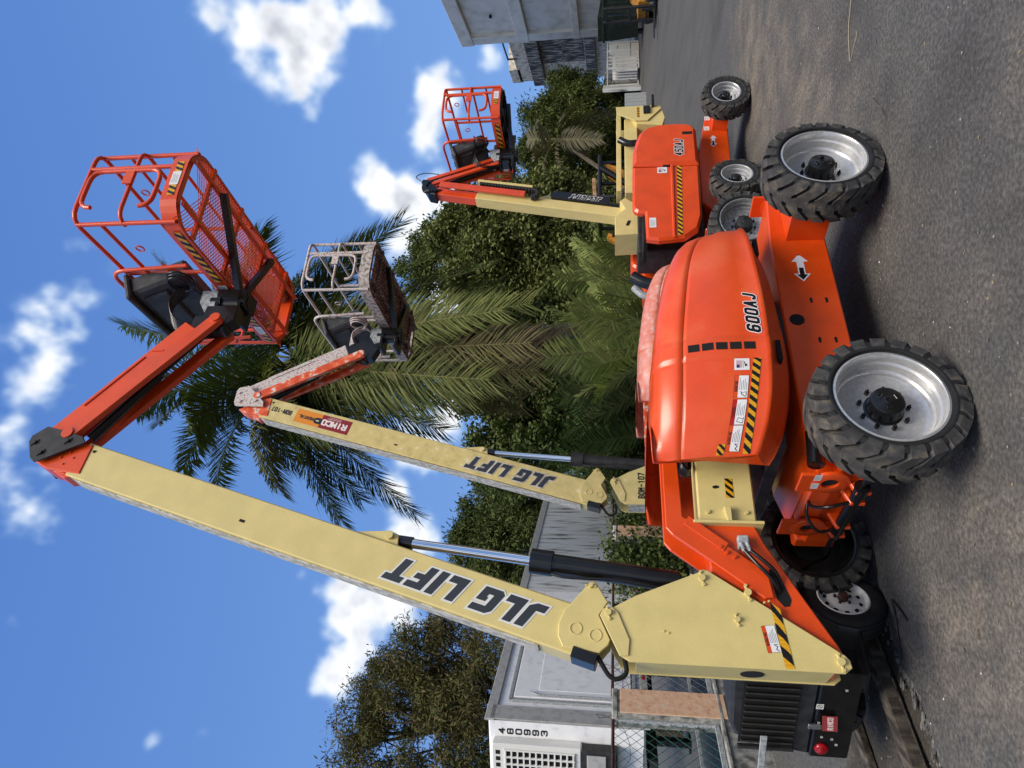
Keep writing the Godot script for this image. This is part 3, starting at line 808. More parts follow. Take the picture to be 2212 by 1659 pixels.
# ---------------------------------------------------------------- big articulating lifts
func flat_xf(o: Vector2, d: Vector2) -> Transform3D:   # local x along d in the x/y plane
	var e := d.normalized()
	return Transform3D(Basis(V(e.x, e.y), V(-e.y, e.x), V(0, 0, 1)), V(o.x, o.y))
func pin(g: Geo, p: Vector2, z: float, r: float, d := 0.025):
	g.cyl(V(p.x, p.y, z - 0.01), V(p.x, p.y, z + d), r, 14)
	for s in [-1.0, 1.0]:
		g.cyl(V(p.x + s * r * 2.0, p.y + s * r * 0.4, z - 0.004), V(p.x + s * r * 2.0, p.y + s * r * 0.4, z + d * 0.6), r * 0.45, 8)
	g.bar(V(p.x - r * 2.2, p.y - r * 0.44, z + 0.004), V(p.x + r * 2.2, p.y + r * 0.44, z + 0.004), 0.008, r * 0.7)
func big_lift(called: String, label: String, c: Dictionary) -> Node3D:
	var t := thing(called, label, "boom lift", c.pos, c.yaw, "boom lifts parked in the yard")
	var chas := sub(t, "chassis", Vector3.ZERO, c.chassis_yaw)
	var g := Geo.new()
	g.prism(P2([-1.22, 0.40, -1.0, 0.33, 1.05, 0.33, 1.34, 0.30, 1.62, 0.42, 1.62, 0.70, 1.52, 0.76, 0.9, 0.80, -0.95, 0.80, -1.22, 0.72]), -0.6, 0.6, 0.012)
	part(chas, "frame", g, c.orange)
	for sz in [-1.0, 1.0]:
		g = Geo.new()
		g.prism(P2([0.93, 0.34, 1.52, 0.34, 1.52, 0.66, 0.93, 0.66]), minf(sz * 0.59, sz * 0.88), maxf(sz * 0.59, sz * 0.88), 0.012)
		part(chas, "rear_axle_box", g, c.orange)
		# tie-down eyes: one plate at each corner
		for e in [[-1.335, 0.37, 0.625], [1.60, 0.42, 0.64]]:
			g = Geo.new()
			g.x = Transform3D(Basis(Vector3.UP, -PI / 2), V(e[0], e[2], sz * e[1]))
			g.lathe([Vector2(0.062, -0.014), Vector2(0.135, -0.014), Vector2(0.14, -0.010), Vector2(0.14, 0.010), Vector2(0.135, 0.014), Vector2(0.062, 0.014), Vector2(0.062, -0.014)], 28)
			g.box(V(0, 0.155, 0), V(0.24, 0.12, 0.026), 0.004)
			part(chas, "tie_down_eye", g, c.orange)
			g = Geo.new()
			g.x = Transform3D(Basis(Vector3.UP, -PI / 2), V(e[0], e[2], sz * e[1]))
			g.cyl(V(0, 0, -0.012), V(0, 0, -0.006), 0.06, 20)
			part(chas, "eye_shade_disc", g, M.hole)  # dark disc fills the open eye, shade put in as colour
	for q in [[0.30, 0.70], [0.42, 0.70]]: sticker(chas, "label", V(-1.3505, q[1], q[0]), V(0, 0, 0.08), V(0, 0.05), label_b)
	g = Geo.new()
	g.box(V(-1.18, 0.475, 0), V(0.24, 0.22, 1.5), 0.02)
	g.box(V(-1.25, 0.58, 0), V(0.10, 0.26, 0.80), 0.012)
	for sz in [-1.0, 1.0]:
		g.box(V(-1.18, 0.475, sz * 0.80), V(0.2, 0.34, 0.16), 0.02)
		g.prism(P2([-1.42, 0.36, -1.27, 0.36, -1.27, 0.52, -1.42, 0.46]), sz * 0.2 - 0.02, sz * 0.2 + 0.02, 0.004)
		g.prism(P2([-1.42, 0.36, -1.27, 0.36, -1.27, 0.52, -1.42, 0.46]), sz * 0.36 - 0.02, sz * 0.36 + 0.02, 0.004)
	part(chas, "front_axle", g, c.orange)
	g = Geo.new()
	g.cyl(V(-1.38, 0.42, -0.42), V(-1.38, 0.42, 0.36), 0.045, 14)
	g.cyl(V(-1.38, 0.42, -0.62), V(-1.38, 0.42, 0.62), 0.02, 10)
	g.cyl(V(-1.38, 0.42, 0.30), V(-1.38, 0.42, 0.40), 0.055, 14)
	g.tube(rounded([V(-1.40, 0.46, 0.2), V(-1.45, 0.62, 0.2), V(-1.37, 0.70, 0.05), V(-1.25, 0.68, -0.02)], 0.12, 4, false), 0.013, 6)
	g.tube(rounded([V(-1.40, 0.46, -0.25), V(-1.46, 0.6, -0.22), V(-1.38, 0.70, -0.1), V(-1.25, 0.68, -0.02)], 0.12, 4, false), 0.013, 6)
	g.cyl(V(-1.0, 0.72, 0.55), V(-1.30, 0.75, 0.55), 0.06, 14)
	part(chas, "steering_cylinder", g, M.black)
	var i := 0
	for q in [[-1.18, 1.0], [1.25, 1.0], [-1.18, -1.0], [1.25, -1.0]]:
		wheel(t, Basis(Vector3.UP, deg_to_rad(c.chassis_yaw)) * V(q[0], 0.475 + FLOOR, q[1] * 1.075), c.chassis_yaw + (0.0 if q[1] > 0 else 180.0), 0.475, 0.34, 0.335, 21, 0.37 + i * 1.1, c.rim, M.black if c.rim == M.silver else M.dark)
		i += 1
	sticker(chas, "direction_arrow", V(0.42, 0.51, 0.6035), V(0.34, 0, 0), V(0, 0.15), arrow)
	g = Geo.new()
	g.cyl(V(0.01, 0.70, 0.58), V(0.01, 0.70, 0.604), 0.058, 24)
	for q in [[0.22, 0.56], [0.22, 0.44], [-0.2, 0.56], [-0.2, 0.44]]: g.prism(P2([q[0] - 0.03, q[1] + 0.008, q[0] + 0.015, q[1] + 0.012, q[0] + 0.03, q[1], q[0] + 0.015, q[1] - 0.012, q[0] - 0.03, q[1] - 0.008]), 0.58, 0.6025, 0.0)
	part(chas, "frame_hole", g, M.hole)
	# turntable and both covers
	g = Geo.new()
	g.x = Transform3D(Basis(Vector3.RIGHT, -PI / 2), V(0, 0.80, 0))
	g.lathe([Vector2(0.52, 0), Vector2(0.56, 0.0), Vector2(0.56, 0.12), Vector2(0.4, 0.12)], 40)
	g.x = Transform3D.IDENTITY
	g.box(V(-0.15, 0.97, 0), V(2.0, 0.1, 1.1), 0.01)
	g.box(V(-0.2, 1.3, 0), V(1.5, 0.6, 0.6), 0.01)
	part(t, "turntable", g, M.dark)
	var hood := part(t, "hood", hood_mesh(1.0), c.hood)
	part(t, "hood", hood_mesh(-1.0), c.hood)
	if not c.fresh:
		g = Geo.new()
		g.tube(rounded([V(0.62, 1.5, 0.58), V(0.63, 1.72, 0.58), V(0.78, 1.93, 0.58)], 0.12, 5, false), 0.085, 16, false, -1.0, false)
		part(hood, "exhaust_pipe", g, M.black)
		g = Geo.new()
		g.tube(rounded([V(0.62, 1.55, 0.30), V(0.63, 1.76, 0.30), V(0.80, 1.90, 0.30)], 0.1, 5, false), 0.055, 16, false, -1.0, false)
		part(hood, "exhaust_tip", g, M.galv)
	if c.fresh:
		hood_print(hood, "model_number", P2([-0.46, 1.075, -0.03, 1.085, -0.03, 1.205, -0.46, 1.20]), number_600)
		# the tape runs just above the ridge, from the vent band to the tail
		var tape := stripe_mat(660, 44, 62)
		hood_print(hood, "hazard_stripe", P2([-1.272, 1.208, -0.645, 1.107, -0.645, 1.162, -1.272, 1.259]), tape, 0.004, 30)
		hood_print(hood, "warning_label", P2([-1.262, 1.284, -1.118, 1.255, -1.118, 1.350, -1.262, 1.380]), warn_a, 0.004, 6)
		hood_print(hood, "warning_label", P2([-1.115, 1.252, -0.955, 1.222, -0.955, 1.32, -1.115, 1.35]), warn_b, 0.004, 6)
		hood_print(hood, "warning_label", P2([-0.945, 1.222, -0.785, 1.20, -0.785, 1.30, -0.945, 1.322]), warn_c, 0.004, 6)
		hood_print(hood, "origin_label", P2([-0.745, 1.195, -0.655, 1.19, -0.655, 1.295, -0.745, 1.30]), label_a, 0.004, 6)
		hood_print(hood, "hazard_stripe", P2([-1.28, 1.39, -1.222, 1.375, -1.222, 1.425, -1.28, 1.44]), stripe_mat(96, 64, 60), 0.004, 4)
	for k in 5:
		var y0 := 1.14 + k * 0.098
		hood_print(hood, "vent", P2([-0.585, y0, -0.525, y0, -0.525, y0 + 0.081, -0.585, y0 + 0.081]), M.hole, 0.002, 3)
	for q in [[0.62, 0.985], [-0.52, 0.955]]:
		g = Geo.new()
		g.box(V(q[0], q[1], hood_station(q[0])[1] - 0.105), V(0.18, 0.035, 0.08), 0.006)
		part(hood, "latch_recess", g, M.hole)
	# tower boom: cream box, orange arm out of it, timing link over it
	g = Geo.new()
	g.box(V(-0.74, 1.345, 0.15), V(1.78, 0.405, 0.26), 0.012)
	g.box(V(-1.64, 1.345, 0.15), V(0.022, 0.49, 0.36), 0.004)
	g.prism(P2([-1.64, 1.35, -1.52, 1.37, -1.52, 1.32, -1.64, 1.32]), 0.27, 0.33, 0.003)
	for y in [1.21, 1.48]: g.cyl(V(-1.55, y, 0.275), V(-1.55, y, 0.298), 0.014, 8)
	var tower := part(t, "tower_boom", g, c.cream)
	g = Geo.new()
	g.prism(P2([-1.35, 1.385, -1.335, 1.385, -1.328, 1.40, -1.335, 1.43, -1.35, 1.43, -1.357, 1.415]), 0.275, 0.2825, 0.0)
	part(tower, "slot", g, M.hole)
	if c.fresh: sticker(tower, "hazard_stripe", V(-1.43, 1.285, 0.2830), V(0.16, 0, 0), V(0, 0.055), stripe_mat(160, 56, 60))
	g = Geo.new()
	g.prism(P2([-1.63, 1.51, -1.63, 1.165, -1.77, 1.11, -2.46, 0.735, -2.56, 0.70, -2.61, 0.75, -2.58, 0.86, -2.42, 0.98, -2.18, 1.20, -2.0, 1.49]), 0.03, 0.27, 0.01)
	var arm := part(t, "tower_arm", g, c.orange)
	g = Geo.new()
	g.prism(P2([-1.97, 1.105, -1.95, 1.085, -2.06, 1.02, -2.17, 0.985, -2.215, 1.0, -2.22, 1.035, -2.17, 1.075]), 0.265, 0.2735, 0.0)
	part(arm, "slot", g, M.hole)
	g = Geo.new()
	g.box(V(-1.785, 1.26, 0.30), V(0.09, 0.075, 0.06), 0.006)
	for y in [1.24, 1.28]: g.cyl(V(-1.80, y, 0.33), V(-1.87, y - 0.015, 0.345), 0.014, 8)
	part(arm, "valve_block", g, M.galv)
	g = Geo.new()
	g.tube(rounded([V(-1.86, 1.265, 0.345), V(-1.97, 1.19, 0.36), V(-2.06, 1.10, 0.34), V(-2.14, 1.04, 0.25)], 0.12, 5, false), 0.014, 8)
	g.tube(rounded([V(-1.86, 1.225, 0.345), V(-1.93, 1.15, 0.35), V(-2.0, 1.07, 0.33), V(-2.09, 1.02, 0.25)], 0.12, 5, false), 0.014, 8)
	part(arm, "hydraulic_hose", g, M.black)
	for sz in [-1.0, 1.0]:
		g = Geo.new()
		var z0: float = 0.16 + 0.12 * sz
		g.prism(P2([-0.9, 1.795, -0.9, 1.685, -1.60, 1.665, -1.76, 1.44, -2.0, 1.12, -2.17, 1.10, -2.18, 1.16, -1.90, 1.53, -1.745, 1.74, -1.69, 1.785]), minf(z0, z0 + 0.03 * sz), maxf(z0, z0 + 0.03 * sz), 0.006)
		if sz > 0: g.prism(P2([-1.66, 1.66, -1.86, 1.40, -1.80, 1.36, -1.60, 1.62]), 0.31, 0.318, 0.002)
		if sz > 0:
			for q in [[-1.83, 1.42], [-1.87, 1.38], [-1.90, 1.33]]: g.cyl(V(q[0], q[1], 0.30), V(q[0], q[1], 0.328), 0.013, 8)
		part(t, "timing_link", g, c.orange)
	g = Geo.new()
	for k in 5:
		var f := k * 0.02
		g.tube(rounded([V(-0.95, 1.64, 0.30 - f), V(-1.19, 1.65 + f * 0.4, 0.32 - f), V(-1.22, 1.59, 0.30 - f), V(-1.10, 1.58, 0.26 - f)], 0.07, 4, false), 0.016, 7)
	part(t, "hose_bundle", g, M.black)
	# upright: two side plates, tail plate, pins
	var upr := P2([-2.635, 2.05, -2.60, 2.11, -2.36, 2.235, -2.32, 2.22, -2.20, 2.01, -2.02, 1.585, -1.995, 1.55, -2.0, 1.52, -2.525, 0.72, -2.555, 0.695, -2.60, 0.69, -2.635, 0.735])
	var up := sub(t, "upright")
	for sz in [-1.0, 1.0]:
		g = Geo.new()
		g.prism(upr, 0.16 + sz * 0.14 - 0.01, 0.16 + sz * 0.14 + 0.01, 0.004)
		part(up, "side_plate", g, c.cream)
	g = Geo.new()
	g.box(V(-2.622, 1.40, 0.16), V(0.014, 1.22, 0.262), 0.002)
	g.box(V(-2.30, 1.62, 0.16), V(0.55, 0.03, 0.26), 0.002)
	g.prism(P2([-2.62, 0.80, -2.56, 0.72, -2.54, 0.73, -2.60, 0.81]), 0.03, 0.29, 0.002)
	part(up, "tail_plate", g, c.cream_tail)
	g = Geo.new()
	var el := []
	for k in 20: el.append(Vector2(cos(k * TAU / 20) * 0.07, sin(k * TAU / 20) * 0.075))
	g.x = Transform3D(Basis(Vector3.UP, -PI / 2), V(-2.631, 1.27, 0.16))
	g.prism(PackedVector2Array(el), -0.003, 0.003, 0.0)
	g.x = Transform3D.IDENTITY
	part(up, "tail_hole", g, M.hole)
	g = Geo.new()
	g.prism(P2([-2.345, 2.245, -2.30, 2.225, -2.285, 2.165, -2.32, 2.125, -2.50, 2.05, -2.60, 2.06, -2.605, 2.115]), 0.31, 0.322, 0.003)
	pin(g, Vector2(-2.33, 2.19), 0.322, 0.02)
	pin(g, Vector2(-2.06, 1.56), 0.31, 0.022)
	pin(g, Vector2(-2.15, 1.27), 0.31, 0.024)
	pin(g, Vector2(-2.335, 1.355), 0.31, 0.018)
	pin(g, Vector2(-2.57, 0.755), 0.31, 0.024)
	for q in [[-2.43, 1.83], [-2.44, 1.80], [-2.21, 1.17], [-2.20, 1.14]]: g.cyl(V(q[0], q[1], 0.305), V(q[0], q[1], 0.318), 0.007, 7)
	part(up, "pins", g, c.cream)
	if c.fresh:
		sticker(up, "warning_label", V(-2.525, 1.10, 0.3135), V(0.17, 0.025, 0), V(-0.012, 0.085, 0), warn_a)
		var ug := Geo.new()
		ug.quad(V(-2.625, 1.035, 0.3133), V(-2.25, 1.075, 0.3133), V(-2.205, 1.135, 0.3133), V(-2.625, 1.09, 0.3133), true)
		part(up, "hazard_stripe", ug, stripe_mat(330, 48, 112))
	else:
		sticker(up, "stencil_number", V(-2.57, 1.80, 0.3135), V(0.42, 0, 0), V(0, 0.11, 0), stencil)
		sticker(up, "rental_sticker", V(-2.58, 1.64, 0.3135), V(0.44, 0, 0), V(0, 0.13, 0), rental)
	# main boom
	var d: Vector2 = (c.tip - c.base).normalized()
	var bx := flat_xf(c.base, d)
	bx.origin.z = 0.16
	var L: float = c.base.distance_to(c.tip)
	var boom := sub(t, "main_boom")
	g = Geo.new()
	g.x = bx
	g.box(V(L * 0.5 - 0.05, 0, 0), V(L + 0.1, 0.33, 0.20), 0.010)
	g.prism(P2([1.84, -0.16, 1.55, -0.262, 1.475, -0.25, 1.44, -0.16]), 0.05, 0.075, 0.004)
	g.prism(P2([1.84, -0.16, 1.55, -0.262, 1.475, -0.25, 1.44, -0.16]), -0.075, -0.05, 0.004)
	g.cyl(V(1.53, -0.215, -0.1), V(1.53, -0.215, 0.105), 0.026, 12)
	part(boom, "boom_section", g, c.cream)
	g = Geo.new()
	g.x = bx
	g.box(V(L * 0.5 + 0.05, 0.172, 0.0), V(L - 0.3, 0.012, 0.13), 0.002)
	part(boom, "wear_strip", g, M.cream_grey)
	if not c.fresh:
		g = Geo.new()
		g.x = bx
		g.box(V(L * 0.5, 0.182, 0.0), V(L - 0.1, 0.008, 0.196), 0.002)
		part(boom, "grey_tail_face", g, M.cream_grey)  # tail face of the boom in a greyer tone than its sides
	g = Geo.new()
	g.x = bx
	g.prism(P2([0.10, -0.10, 0.081, -0.13, -0.005, -0.332, -0.027, -0.35, -0.052, -0.345, -0.166, -0.24, -0.135, -0.136, -0.252, -0.003, -0.248, 0.035, -0.208, 0.10, -0.029, 0.135, 0.035, 0.14, 0.085, 0.085, 0.11, 0.0]), 0.10, 0.125, 0.006)
	g.prism(P2([0.081, -0.13, -0.005, -0.332, -0.052, -0.345, -0.166, -0.24, -0.252, -0.003, -0.208, 0.10, 0.035, 0.14]), -0.125, -0.10, 0.006)
	for q in [[-0.013, 0.0], [-0.150, 0.0]]:
		g.x = bx * Transform3D(Basis.IDENTITY, V(q[0], q[1], 0.125))
		g.lathe([Vector2(0.036, 0), Vector2(0.036, 0.005), Vector2(0.042, 0.005), Vector2(0.042, 0)], 20)
	g.x = bx
	pin(g, Vector2(-0.02, -0.31), 0.125, 0.016)
	part(boom, "base_plate", g, c.cream)
	g = Geo.new()
	g.x = bx
	g.box(V(-0.118, 0.15, 0.05), V(0.17, 0.075, 0.17), 0.006)
	part(boom, "sensor_box", g, M.black)
	g = Geo.new()
	g.x = bx
	g.box(V(2.72, 0.045, 0.1005), V(0.05, 0.022, 0.004), 0.001)
	for q in [[L - 0.06, 0.10], [L - 0.11, 0.10], [L - 0.06, -0.10], [L - 0.11, -0.10]]: g.cyl(V(q[0], q[1], 0.095), V(q[0], q[1], 0.108), 0.013, 8)
	g.tube(rounded([V(-0.2, 0.12, 0.1), V(-0.33, 0.24, 0.1), V(-0.42, 0.17, 0.1), V(-0.36, 0.06, 0.1)], 0.09, 5, false), 0.016, 7)
	part(boom, "fittings", g, M.hole)
	block_letters(boom, bx * Transform3D(Basis.IDENTITY, V(0.205 + c.letters, -0.085, 0.10)), 0.185, M.lead, M.white_paint if c.fresh else M.cream_grey, 1.19)
	if not c.fresh:
		sticker(boom, "rental_sticker", bx * V(L - 1.42, -0.115, 0.1025), bx.basis * V(0.88, 0, 0), bx.basis * V(0, 0.21, 0), rental)
		sticker(boom, "stencil_number", bx * V(L - 0.48, -0.06, 0.1025), bx.basis * V(0.40, 0, 0), bx.basis * V(0, 0.10, 0), stencil)
	# lift cylinder
	var cl := sub(t, "lift_cylinder")
	var top: Vector3 = bx * V(1.53, -0.215, 0)
	var foot := V(-2.035, 1.70, 0.16)
	var dir := (top - foot).normalized()
	g = Geo.new()
	g.cyl(foot, foot + dir * 1.0, 0.074, 18)
	g.cyl(foot + dir * 0.90, foot + dir * 1.06, 0.092, 18)
	g.tube(rounded([foot + dir * 0.9 + V(-0.1, 0, 0.06), foot + dir * 0.8 + V(-0.12, 0, 0.08), foot + dir * 0.4 + V(-0.08, 0, 0.09), foot + V(-0.1, 0, 0.08)], 0.1, 4, false), 0.011, 6)
	part(cl, "barrel", g, M.black if c.fresh else M.dark)
	g = Geo.new()
	g.cyl(foot + dir * 1.05, top - dir * 0.1, 0.037, 16)
	part(cl, "rod", g, M.chrome)
	g = Geo.new()
	g.cyl(top - dir * 0.16, top, 0.05, 14)
	part(cl, "rod_end", g, M.black)
	# head of the boom, then the jib in a frame that starts at its pivot
	var off: Vector2 = c.tip - Vector2(-1.175, 6.742)
	g = Geo.new()
	g.x = Transform3D(Basis.IDENTITY, V(off.x, off.y, 0.16))
	g.prism(P2([-1.045, 6.64, -1.03, 6.74, -1.22, 7.12, -1.285, 6.98, -1.315, 6.76, -1.33, 6.64]), -0.11, 0.11, 0.01)
	g.prism(P2([-1.33, 6.68, -1.31, 6.80, -1.27, 6.97, -1.30, 6.92, -1.36, 6.79]), -0.08, 0.08, 0.006)
	for q in [[-1.18, 6.89], [-1.13, 6.82], [-1.24, 6.84], [-1.18, 6.77]]: g.cyl(V(q[0], q[1], 0.105), V(q[0], q[1], 0.12), 0.009, 7)
	part(t, "boom_head", g, c.head)
	var jib := sub(t, "jib")
	var pv := V(-1.06 + off.x, 7.0 + off.y, 0.16)
	var jx := Transform3D(Basis(Vector3.BACK, c.jib_turn), pv) * Transform3D(Basis.IDENTITY, V(1.06, -7.0))
	for sz in [-1.0, 1.0]:
		g = Geo.new()
		g.x = jx
		g.prism(P2([-0.99, 7.235, -1.05, 7.235, -1.21, 7.14, -1.245, 7.09, -1.24, 7.05, -1.05, 6.69, -0.99, 6.74, -0.94, 6.91, -0.89, 7.13]), sz * 0.15 - 0.009, sz * 0.15 + 0.009, 0.003)
		for q in [[-1.06, 7.17], [-1.16, 7.06], [-1.04, 6.86]]:
			g.cyl(V(q[0], q[1], sz * 0.155), V(q[0], q[1], sz * 0.178), 0.02, 8)
			g.bar(V(q[0] - 0.03, q[1] + 0.03, sz * 0.162), V(q[0] + 0.03, q[1] - 0.03, sz * 0.162), 0.01, 0.025)
		part(jib, "knuckle_plate", g, c.knuckle)
		g = Geo.new()
		g.x = jx
		g.bar(V(-0.955, 6.90, sz * 0.125), V(0.40, 5.97, sz * 0.125), 0.06, 0.13)
		g.cyl(V(-0.955, 6.905, sz * 0.09), V(-0.955, 6.905, sz * 0.17), 0.052, 14)
		g.cyl(V(0.38, 5.985, sz * 0.09), V(0.38, 5.985, sz * 0.17), 0.052, 14)
		part(jib, "jib_link", g, c.orange)
	g = Geo.new()
	g.x = jx
	g.bar(V(-1.0, 7.15, 0), V(0.35, 6.26, 0), 0.17, 0.19, V(0, 0, 1), 0.012)
	g.bar(V(-0.62, 6.955, 0.09), V(-0.05, 6.58, 0.09), 0.014, 0.02)
	g.bar(V(0.02, 6.545, 0.09), V(0.03, 6.42, 0.09), 0.012, 0.012)
	part(jib, "jib_arm", g, c.jib)
	g = Geo.new()
	g.x = jx
	g.bar(V(-0.62, 7.065, -0.075), V(0.42, 6.38, -0.075), 0.19, 0.035)
	part(jib, "jib_cover", g, M.dark if c.fresh else M.overspray)
	g = Geo.new()
	g.x = jx
	g.cyl(V(-0.92, 6.80, 0), V(-0.2, 6.42, 0), 0.048, 14)
	g.cyl(V(-0.2, 6.42, 0), V(0.34, 6.10, 0), 0.024, 12)
	g.box(V(0.40, 6.10, 0), V(0.2, 0.40, 0.15), 0.03)
	g.prism(P2([0.26, 6.33, 0.46, 6.20, 0.62, 6.20, 0.62, 5.86, 0.42, 5.84, 0.30, 6.02]), -0.07, 0.07, 0.01)
	part(jib, "jib_cylinder", g, M.black)
	platform(t, c.platform, c.platform_yaw, 0.88, 2.44, c.basket)
	return t
var arrow: Material
var number_600: Material
var number_450: Material
var warn_a: Material
var warn_b: Material
var warn_c: Material
var label_a: Material
var label_b: Material
var rental: Material
var stencil: Material

# ---------------------------------------------------------------- the smaller lift
func small_lift() -> Node3D:
	var t := thing("boom_lift", "smaller orange lift with square covers marked 450AJ and cream folded tower", "boom lift", V(3.33, 0, -12.4), 32.0, "boom lifts parked in the yard")
	var g := Geo.new()
	var chas := sub(t, "chassis")
	g.prism(P2([-1.05, 0.30, 1.25, 0.25, 1.28, 0.48, 1.10, 0.62, 0.2, 0.78, -0.9, 0.78, -1.1, 0.6]), -0.55, 0.55, 0.012)
	part(chas, "frame", g, M.orange)
	for sz in [-1.0, 1.0]:
		g = Geo.new()
		g.prism(P2([0.74, 0.28, 1.22, 0.26, 1.24, 0.50, 0.78, 0.52]), minf(sz * 0.54, sz * 0.87), maxf(sz * 0.54, sz * 0.87), 0.01)
		part(chas, "rear_axle_box", g, M.orange)
	g = Geo.new()
	g.box(V(-0.97, 0.40, 0), V(0.2, 0.2, 1.7), 0.02)
	part(chas, "front_axle", g, M.dark)
	sticker(chas, "direction_arrow", V(0.36, 0.46, 0.5535), V(0.30, -0.015, 0), V(0, 0.13), arrow)
	sticker(chas, "label", V(1.04, 0.535, 0.5535), V(0.10, 0, 0), V(0, 0.09), label_b)
	sticker(chas, "label", V(0.78, 0.56, 0.5535), V(0.10, 0, 0), V(0, 0.09), label_b)
	var i := 0
	for q in [[-0.97, 1.0, 8.0], [0.98, 1.0, -4.0], [-0.97, -1.0, 8.0], [0.98, -1.0, 0.0]]:
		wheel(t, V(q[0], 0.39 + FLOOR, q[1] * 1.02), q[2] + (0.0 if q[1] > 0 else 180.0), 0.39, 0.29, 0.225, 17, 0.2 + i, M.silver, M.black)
		i += 1
	g = Geo.new()
	g.box(V(-0.5, 0.84, 0), V(1.9, 0.14, 1.0), 0.01)
	g.box(V(-0.55, 1.35, 0), V(2.2, 0.86, 0.55), 0.02)
	part(t, "turntable", g, M.dark)
	for sz in [1.0, -1.0]:
		var mi := Transform3D(Basis.from_scale(V(1, 1, sz)), Vector3.ZERO)
		g = Geo.new()
		g.x = mi
		g.prism(P2([-0.345, 1.855, -0.05, 1.855, 0.22, 1.80, 0.42, 1.74, 0.55, 1.63, 0.605, 1.45, 0.625, 1.2, 0.61, 1.0, 0.56, 0.88, 0.46, 0.83, -0.365, 0.83, -0.375, 1.30]), 0.28, 0.88, 0.055)
		var h1 := part(t, "hood", g, M.orange)
		g = Geo.new()
		g.x = mi
		g.prism(P2([-0.385, 1.86, -1.26, 1.875, -1.33, 1.85, -1.375, 1.80, -1.39, 1.69, -1.92, 1.68, -1.96, 1.5, -1.92, 1.12, -1.75, 0.92, -1.48, 0.85, -0.385, 0.83, -0.395, 1.30]), 0.72 if sz > 0 else 0.4, 0.86, 0.035)
		g.x = mi
		g.prism(P2([-0.39, 1.275, -1.93, 1.30, -1.93, 1.255, -0.39, 1.225]), 0.85, 0.885, 0.012)
		var h2 := part(t, "hood", g, M.orange)
		g = Geo.new()
		g.x = mi
		if sz > 0:
			g.prism(P2([-1.40, 1.66, -1.91, 1.66, -1.91, 1.715, -1.40, 1.72]), 0.30, 0.80, 0.004)
			part(h2, "recess", g, M.hole)
		if sz > 0:
			sticker(h1, "model_number", V(-0.22, 1.04, 0.8845), V(0.46, -0.01, 0), V(0, 0.18), number_450)
			g = Geo.new()
			g.box(V(0.34, 0.98, 0.875), V(0.07, 0.16, 0.02), 0.004)
			g.box(V(-0.385, 1.33, 0.85), V(0.02, 0.12, 0.03), 0.002)
			part(h1, "latch", g, M.hole)
			var st := Geo.new()
			st.quad(V(-1.88, 1.155, 0.8645), V(-0.41, 1.10, 0.8645), V(-0.41, 1.175, 0.8645), V(-1.88, 1.225, 0.8645), true)
			part(h2, "hazard_stripe", st, stripe_mat(760, 36, 44))
			sticker(h2, "label", V(-0.56, 1.33, 0.8645), V(0.13, 0, 0), V(0, 0.15), label_a)
			sticker(h2, "label", V(-1.72, 1.53, 0.8645), V(0.2, 0, 0), V(0, 0.1), label_b)
	g = Geo.new()
	g.tube(rounded([V(0.86, 1.7, 0.3), V(0.84, 1.92, 0.3), V(0.96, 2.06, 0.3)], 0.09, 5, false), 0.06, 14)
	part(t, "exhaust_pipe", g, M.black)
	g = Geo.new()
	g.box(V(0.75, 1.855, 0), V(1.9, 0.23, 0.3), 0.01)
	part(t, "tower_boom", g, M.cream)
	g = Geo.new()
	g.box(V(0.85, 2.07, 0.0), V(2.0, 0.085, 0.3), 0.008)
	part(t, "tower_link", g, M.cream)
	var e := sub(t, "tower_upright")
	for sz in [-1.0, 1.0]:
		g = Geo.new()
		g.prism(P2([1.90, 2.12, 1.71, 2.11, 1.50, 1.78, 1.49, 1.56, 1.80, 1.31, 1.90, 1.32]), minf(sz * 0.25, sz * 0.27), maxf(sz * 0.25, sz * 0.27), 0.003)
		part(e, "side_plate", g, M.cream)
	g = Geo.new()
	g.prism(P2([1.84, 1.95, 1.45, 1.75, 1.38, 1.30, 1.58, 1.25, 1.84, 1.3]), -0.24, 0.24, 0.006)
	part(e, "upright_body", g, M.cream)
	sticker(e, "hazard_stripe", V(1.58, 1.70, 0.2725), V(0.29, 0, 0), V(0, 0.045), stripe_mat(300, 44, 70))
	g = Geo.new()
	g.box(V(1.76, 1.57, 0.29), V(0.2, 0.12, 0.03), 0.006)
	g.box(V(1.94, 1.46, 0.33), V(0.22, 0.045, 0.12), 0.006)
	part(e, "bracket", g, M.black)
	# riser that carries the main boom
	g = Geo.new()
	g.prism(P2([-0.86, 2.14, -1.26, 2.14, -1.24, 1.70, -0.62, 1.70, -0.52, 1.86, -0.42, 1.98, -0.50, 2.06, -0.68, 1.98]), -0.25, 0.25, 0.01)
	part(t, "upright", g, M.cream)
	g = Geo.new()
	g.prism(P2([-1.06, 1.97, -0.95, 1.93, -0.96, 1.88, -1.07, 1.92]), 0.24, 0.2535, 0.0)
	part(t, "slot", g, M.hole)
	var boom := sub(t, "main_boom")
	var bx := flat_xf(Vector2(-0.62, 2.0), Vector2(0.565, 2.55))
	g = Geo.new()
	g.x = bx
	g.box(V(1.30, 0, 0), V(2.62, 0.20, 0.22), 0.01)
	g.prism(P2([1.55, -0.09, 1.36, -0.24, 1.22, -0.24, 1.15, -0.09]), -0.07, 0.07, 0.004)
	part(boom, "boom_section", g, M.cream)
	g = Geo.new()
	g.x = bx
	g.box(V(3.02, 0.01, 0), V(0.86, 0.16, 0.17), 0.008)
	part(boom, "fly_section", g, M.orange)
	g = Geo.new()
	g.x = bx
	g.prism(P2([0.22, -0.10, 1.24, -0.10, 1.32, -0.18, 1.24, -0.285, 0.3, -0.285]), 0.10, 0.13, 0.003)
